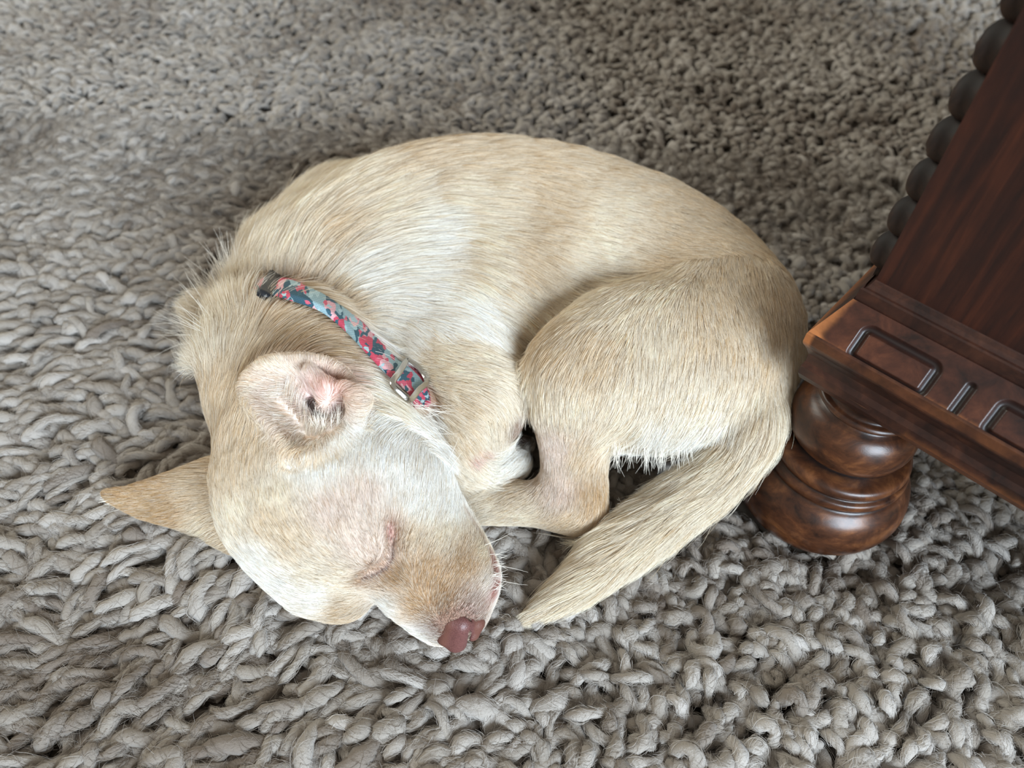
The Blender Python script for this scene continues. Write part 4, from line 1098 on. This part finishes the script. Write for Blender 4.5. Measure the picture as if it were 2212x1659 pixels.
vo = web.n('ShaderNodeTexVoronoi', Scale=1.9); vo.voronoi_dimensions = '2D'; web.l(vm.outputs[0], vo.inputs['Vector'])
sc_ = web.n('ShaderNodeSeparateColor'); web.l(vo.outputs['Color'], sc_.inputs[0])
flower = web.ramp(sc_.outputs[0], [(0, srgb(150, 180, 188)), (.30, srgb(46, 86, 104)), (.54, srgb(206, 76, 100)), (.68, srgb(232, 178, 184)), (.88, srgb(162, 190, 196))], 'CONSTANT')
vo2 = web.n('ShaderNodeTexVoronoi', Scale=6.0); vo2.voronoi_dimensions = '2D'; web.l(vm.outputs[0], vo2.inputs['Vector'])
s2 = web.n('ShaderNodeSeparateColor'); web.l(vo2.outputs['Color'], s2.inputs[0])
petal = web.ramp(s2.outputs[1], [(0, srgb(54, 96, 112)), (.4, srgb(214, 96, 118)), (.7, srgb(176, 204, 210))], 'CONSTANT')
gt = web.n('ShaderNodeMath', operation='GREATER_THAN'); web.l(s2.outputs[2], gt.inputs[0]); gt.inputs[1].default_value = .66
mxf = web.n('ShaderNodeMix', data_type='RGBA'); web.l(gt.outputs[0], mxf.inputs[0]); web.l(flower, mxf.inputs[6]); web.l(petal, mxf.inputs[7])
edge = web.n('ShaderNodeMath', operation='COMPARE'); web.l(sx.outputs[1], edge.inputs[0]); edge.inputs[1].default_value = .0; edge.inputs[2].default_value = .07
mxe = web.n('ShaderNodeMix', data_type='RGBA'); web.l(edge.outputs[0], mxe.inputs[0]); web.l(mxf.outputs[2], mxe.inputs[6]); mxe.inputs[7].default_value = (*srgb(168, 44, 70), 1)
chk = web.n('ShaderNodeTexChecker', Scale=16.0); chk.inputs[1].default_value = (1, 1, 1, 1); chk.inputs[2].default_value = (.74, .74, .74, 1); web.l(uva.outputs['Vector'], chk.inputs['Vector'])
mxc = web.n('ShaderNodeMix', data_type='RGBA', blend_type='MULTIPLY'); mxc.inputs[0].default_value = .6; web.l(mxe.outputs[2], mxc.inputs[6]); web.l(chk.outputs[0], mxc.inputs[7])
wbd = web.n('ShaderNodeBsdfPrincipled', Roughness=.75); web.l(mxc.outputs[2], wbd.inputs['Base Color']); web.l(wbd.outputs[0], web.out.inputs[0])
mid = cmid
arc = np.concatenate([[0], np.cumsum(np.linalg.norm(np.diff(mid, axis=0), axis=1))]) / .014
collar = empty('dog_collar', Vector(mid[0]))
tag(collar, 'pink and teal flowered collar with steel buckle around the dog\'s neck', 'collar')
strap = mesh_obj('strap', V, F, web.m)
bd = np.zeros((2, NW, n, 3)); bd[..., 0] = arc[None, None]; bd[..., 1] = tt[None, :, None]
ba = strap.data.attributes.new('band', 'FLOAT_VECTOR', 'POINT'); ba.data.foreach_set('vector', bd.astype(np.float32).ravel())
steel = NT('polished_steel'); stb = steel.n('ShaderNodeBsdfPrincipled', Metallic=1.0, Roughness=.16); stb.inputs['Base Color'].default_value = (.50, .49, .46, 1); steel.l(stb.outputs[0], steel.out.inputs[0])
blk = NT('black_plastic'); bkb = blk.n('ShaderNodeBsdfPrincipled', Roughness=.4); bkb.inputs['Base Color'].default_value = (.012, .014, .018, 1); blk.l(bkb.outputs[0], blk.out.inputs[0])

def tube(path, w, h, nrm_, closed=False, ns=10):
    # rounded flat bar along a path; w across, h thick (along nrm_)
    path = np.asarray(path); m_ = len(path)
    tn = (np.roll(path, -1, 0) - np.roll(path, 1, 0)) if closed else np.gradient(path, axis=0)
    tn /= np.linalg.norm(tn, axis=1, keepdims=True)
    sd = np.cross(tn, nrm_); sd /= np.linalg.norm(sd, axis=1, keepdims=True)
    nn = np.cross(sd, tn)
    a_ = np.arange(ns) / ns * 2 * math.pi
    ca2, sa2 = np.sign(np.cos(a_)) * np.abs(np.cos(a_)) ** .6, np.sign(np.sin(a_)) * np.abs(np.sin(a_)) ** .6
    V_ = path[:, None] + sd[:, None] * (ca2 * w)[None, :, None] + nn[:, None] * (sa2 * h)[None, :, None]
    gg = np.arange(m_ * ns).reshape(m_, ns)
    r1 = np.roll(gg, -1, 0) if closed else gg[1:]
    r0 = gg if closed else gg[:-1]
    F_ = [tuple(x) for x in np.stack([r0, np.roll(r0, -1, 1), np.roll(r1, -1, 1), r1], -1).reshape(-1, 4)]
    if not closed: F_ += [tuple(gg[0][::-1]), tuple(gg[-1])]
    return V_.reshape(-1, 3), F_
def on_band(i, v, lift): return u3[i] * (1 - v) + l3[i] * v + nm[i] * (lift + max(0, float((cmid[i] - (u3[i] + l3[i]) / 2) @ nm[i])) * math.sin(math.pi * min(max(v, 0), 1)))
# steel buckle: a flat ring frame across the band
i0 = int(6.55 * 12); i1 = int(7.95 * 12)
fr_pts = [on_band(i0, -.10, .004), on_band(i0, .5, .0055), on_band(i0, 1.12, .004), on_band((i0 + i1) // 2, 1.22, .003), on_band(i1, 1.10, .0035), on_band(i1, .5, .0045), on_band(i1, -.08, .0035), on_band((i0 + i1) // 2, -.18, .0035)]
fp = bezier_path(fr_pts + [fr_pts[0]], 8)[:-1]
buckle = mesh_obj('buckle', *tube(fp, .0016, .0012, nm[i0], closed=True), steel.m); buckle['label'] = 'polished steel buckle'
j0 = int(1.05 * 12)
sp = [on_band(j0, v, .0028) for v in np.linspace(-.14, 1.14, 12)]
slide = mesh_obj('slide', *tube(sp, .0040, .0019, nm[j0], ns=12), blk.m); slide['label'] = 'black plastic slide'
adopt(collar, strap, buckle, slide)
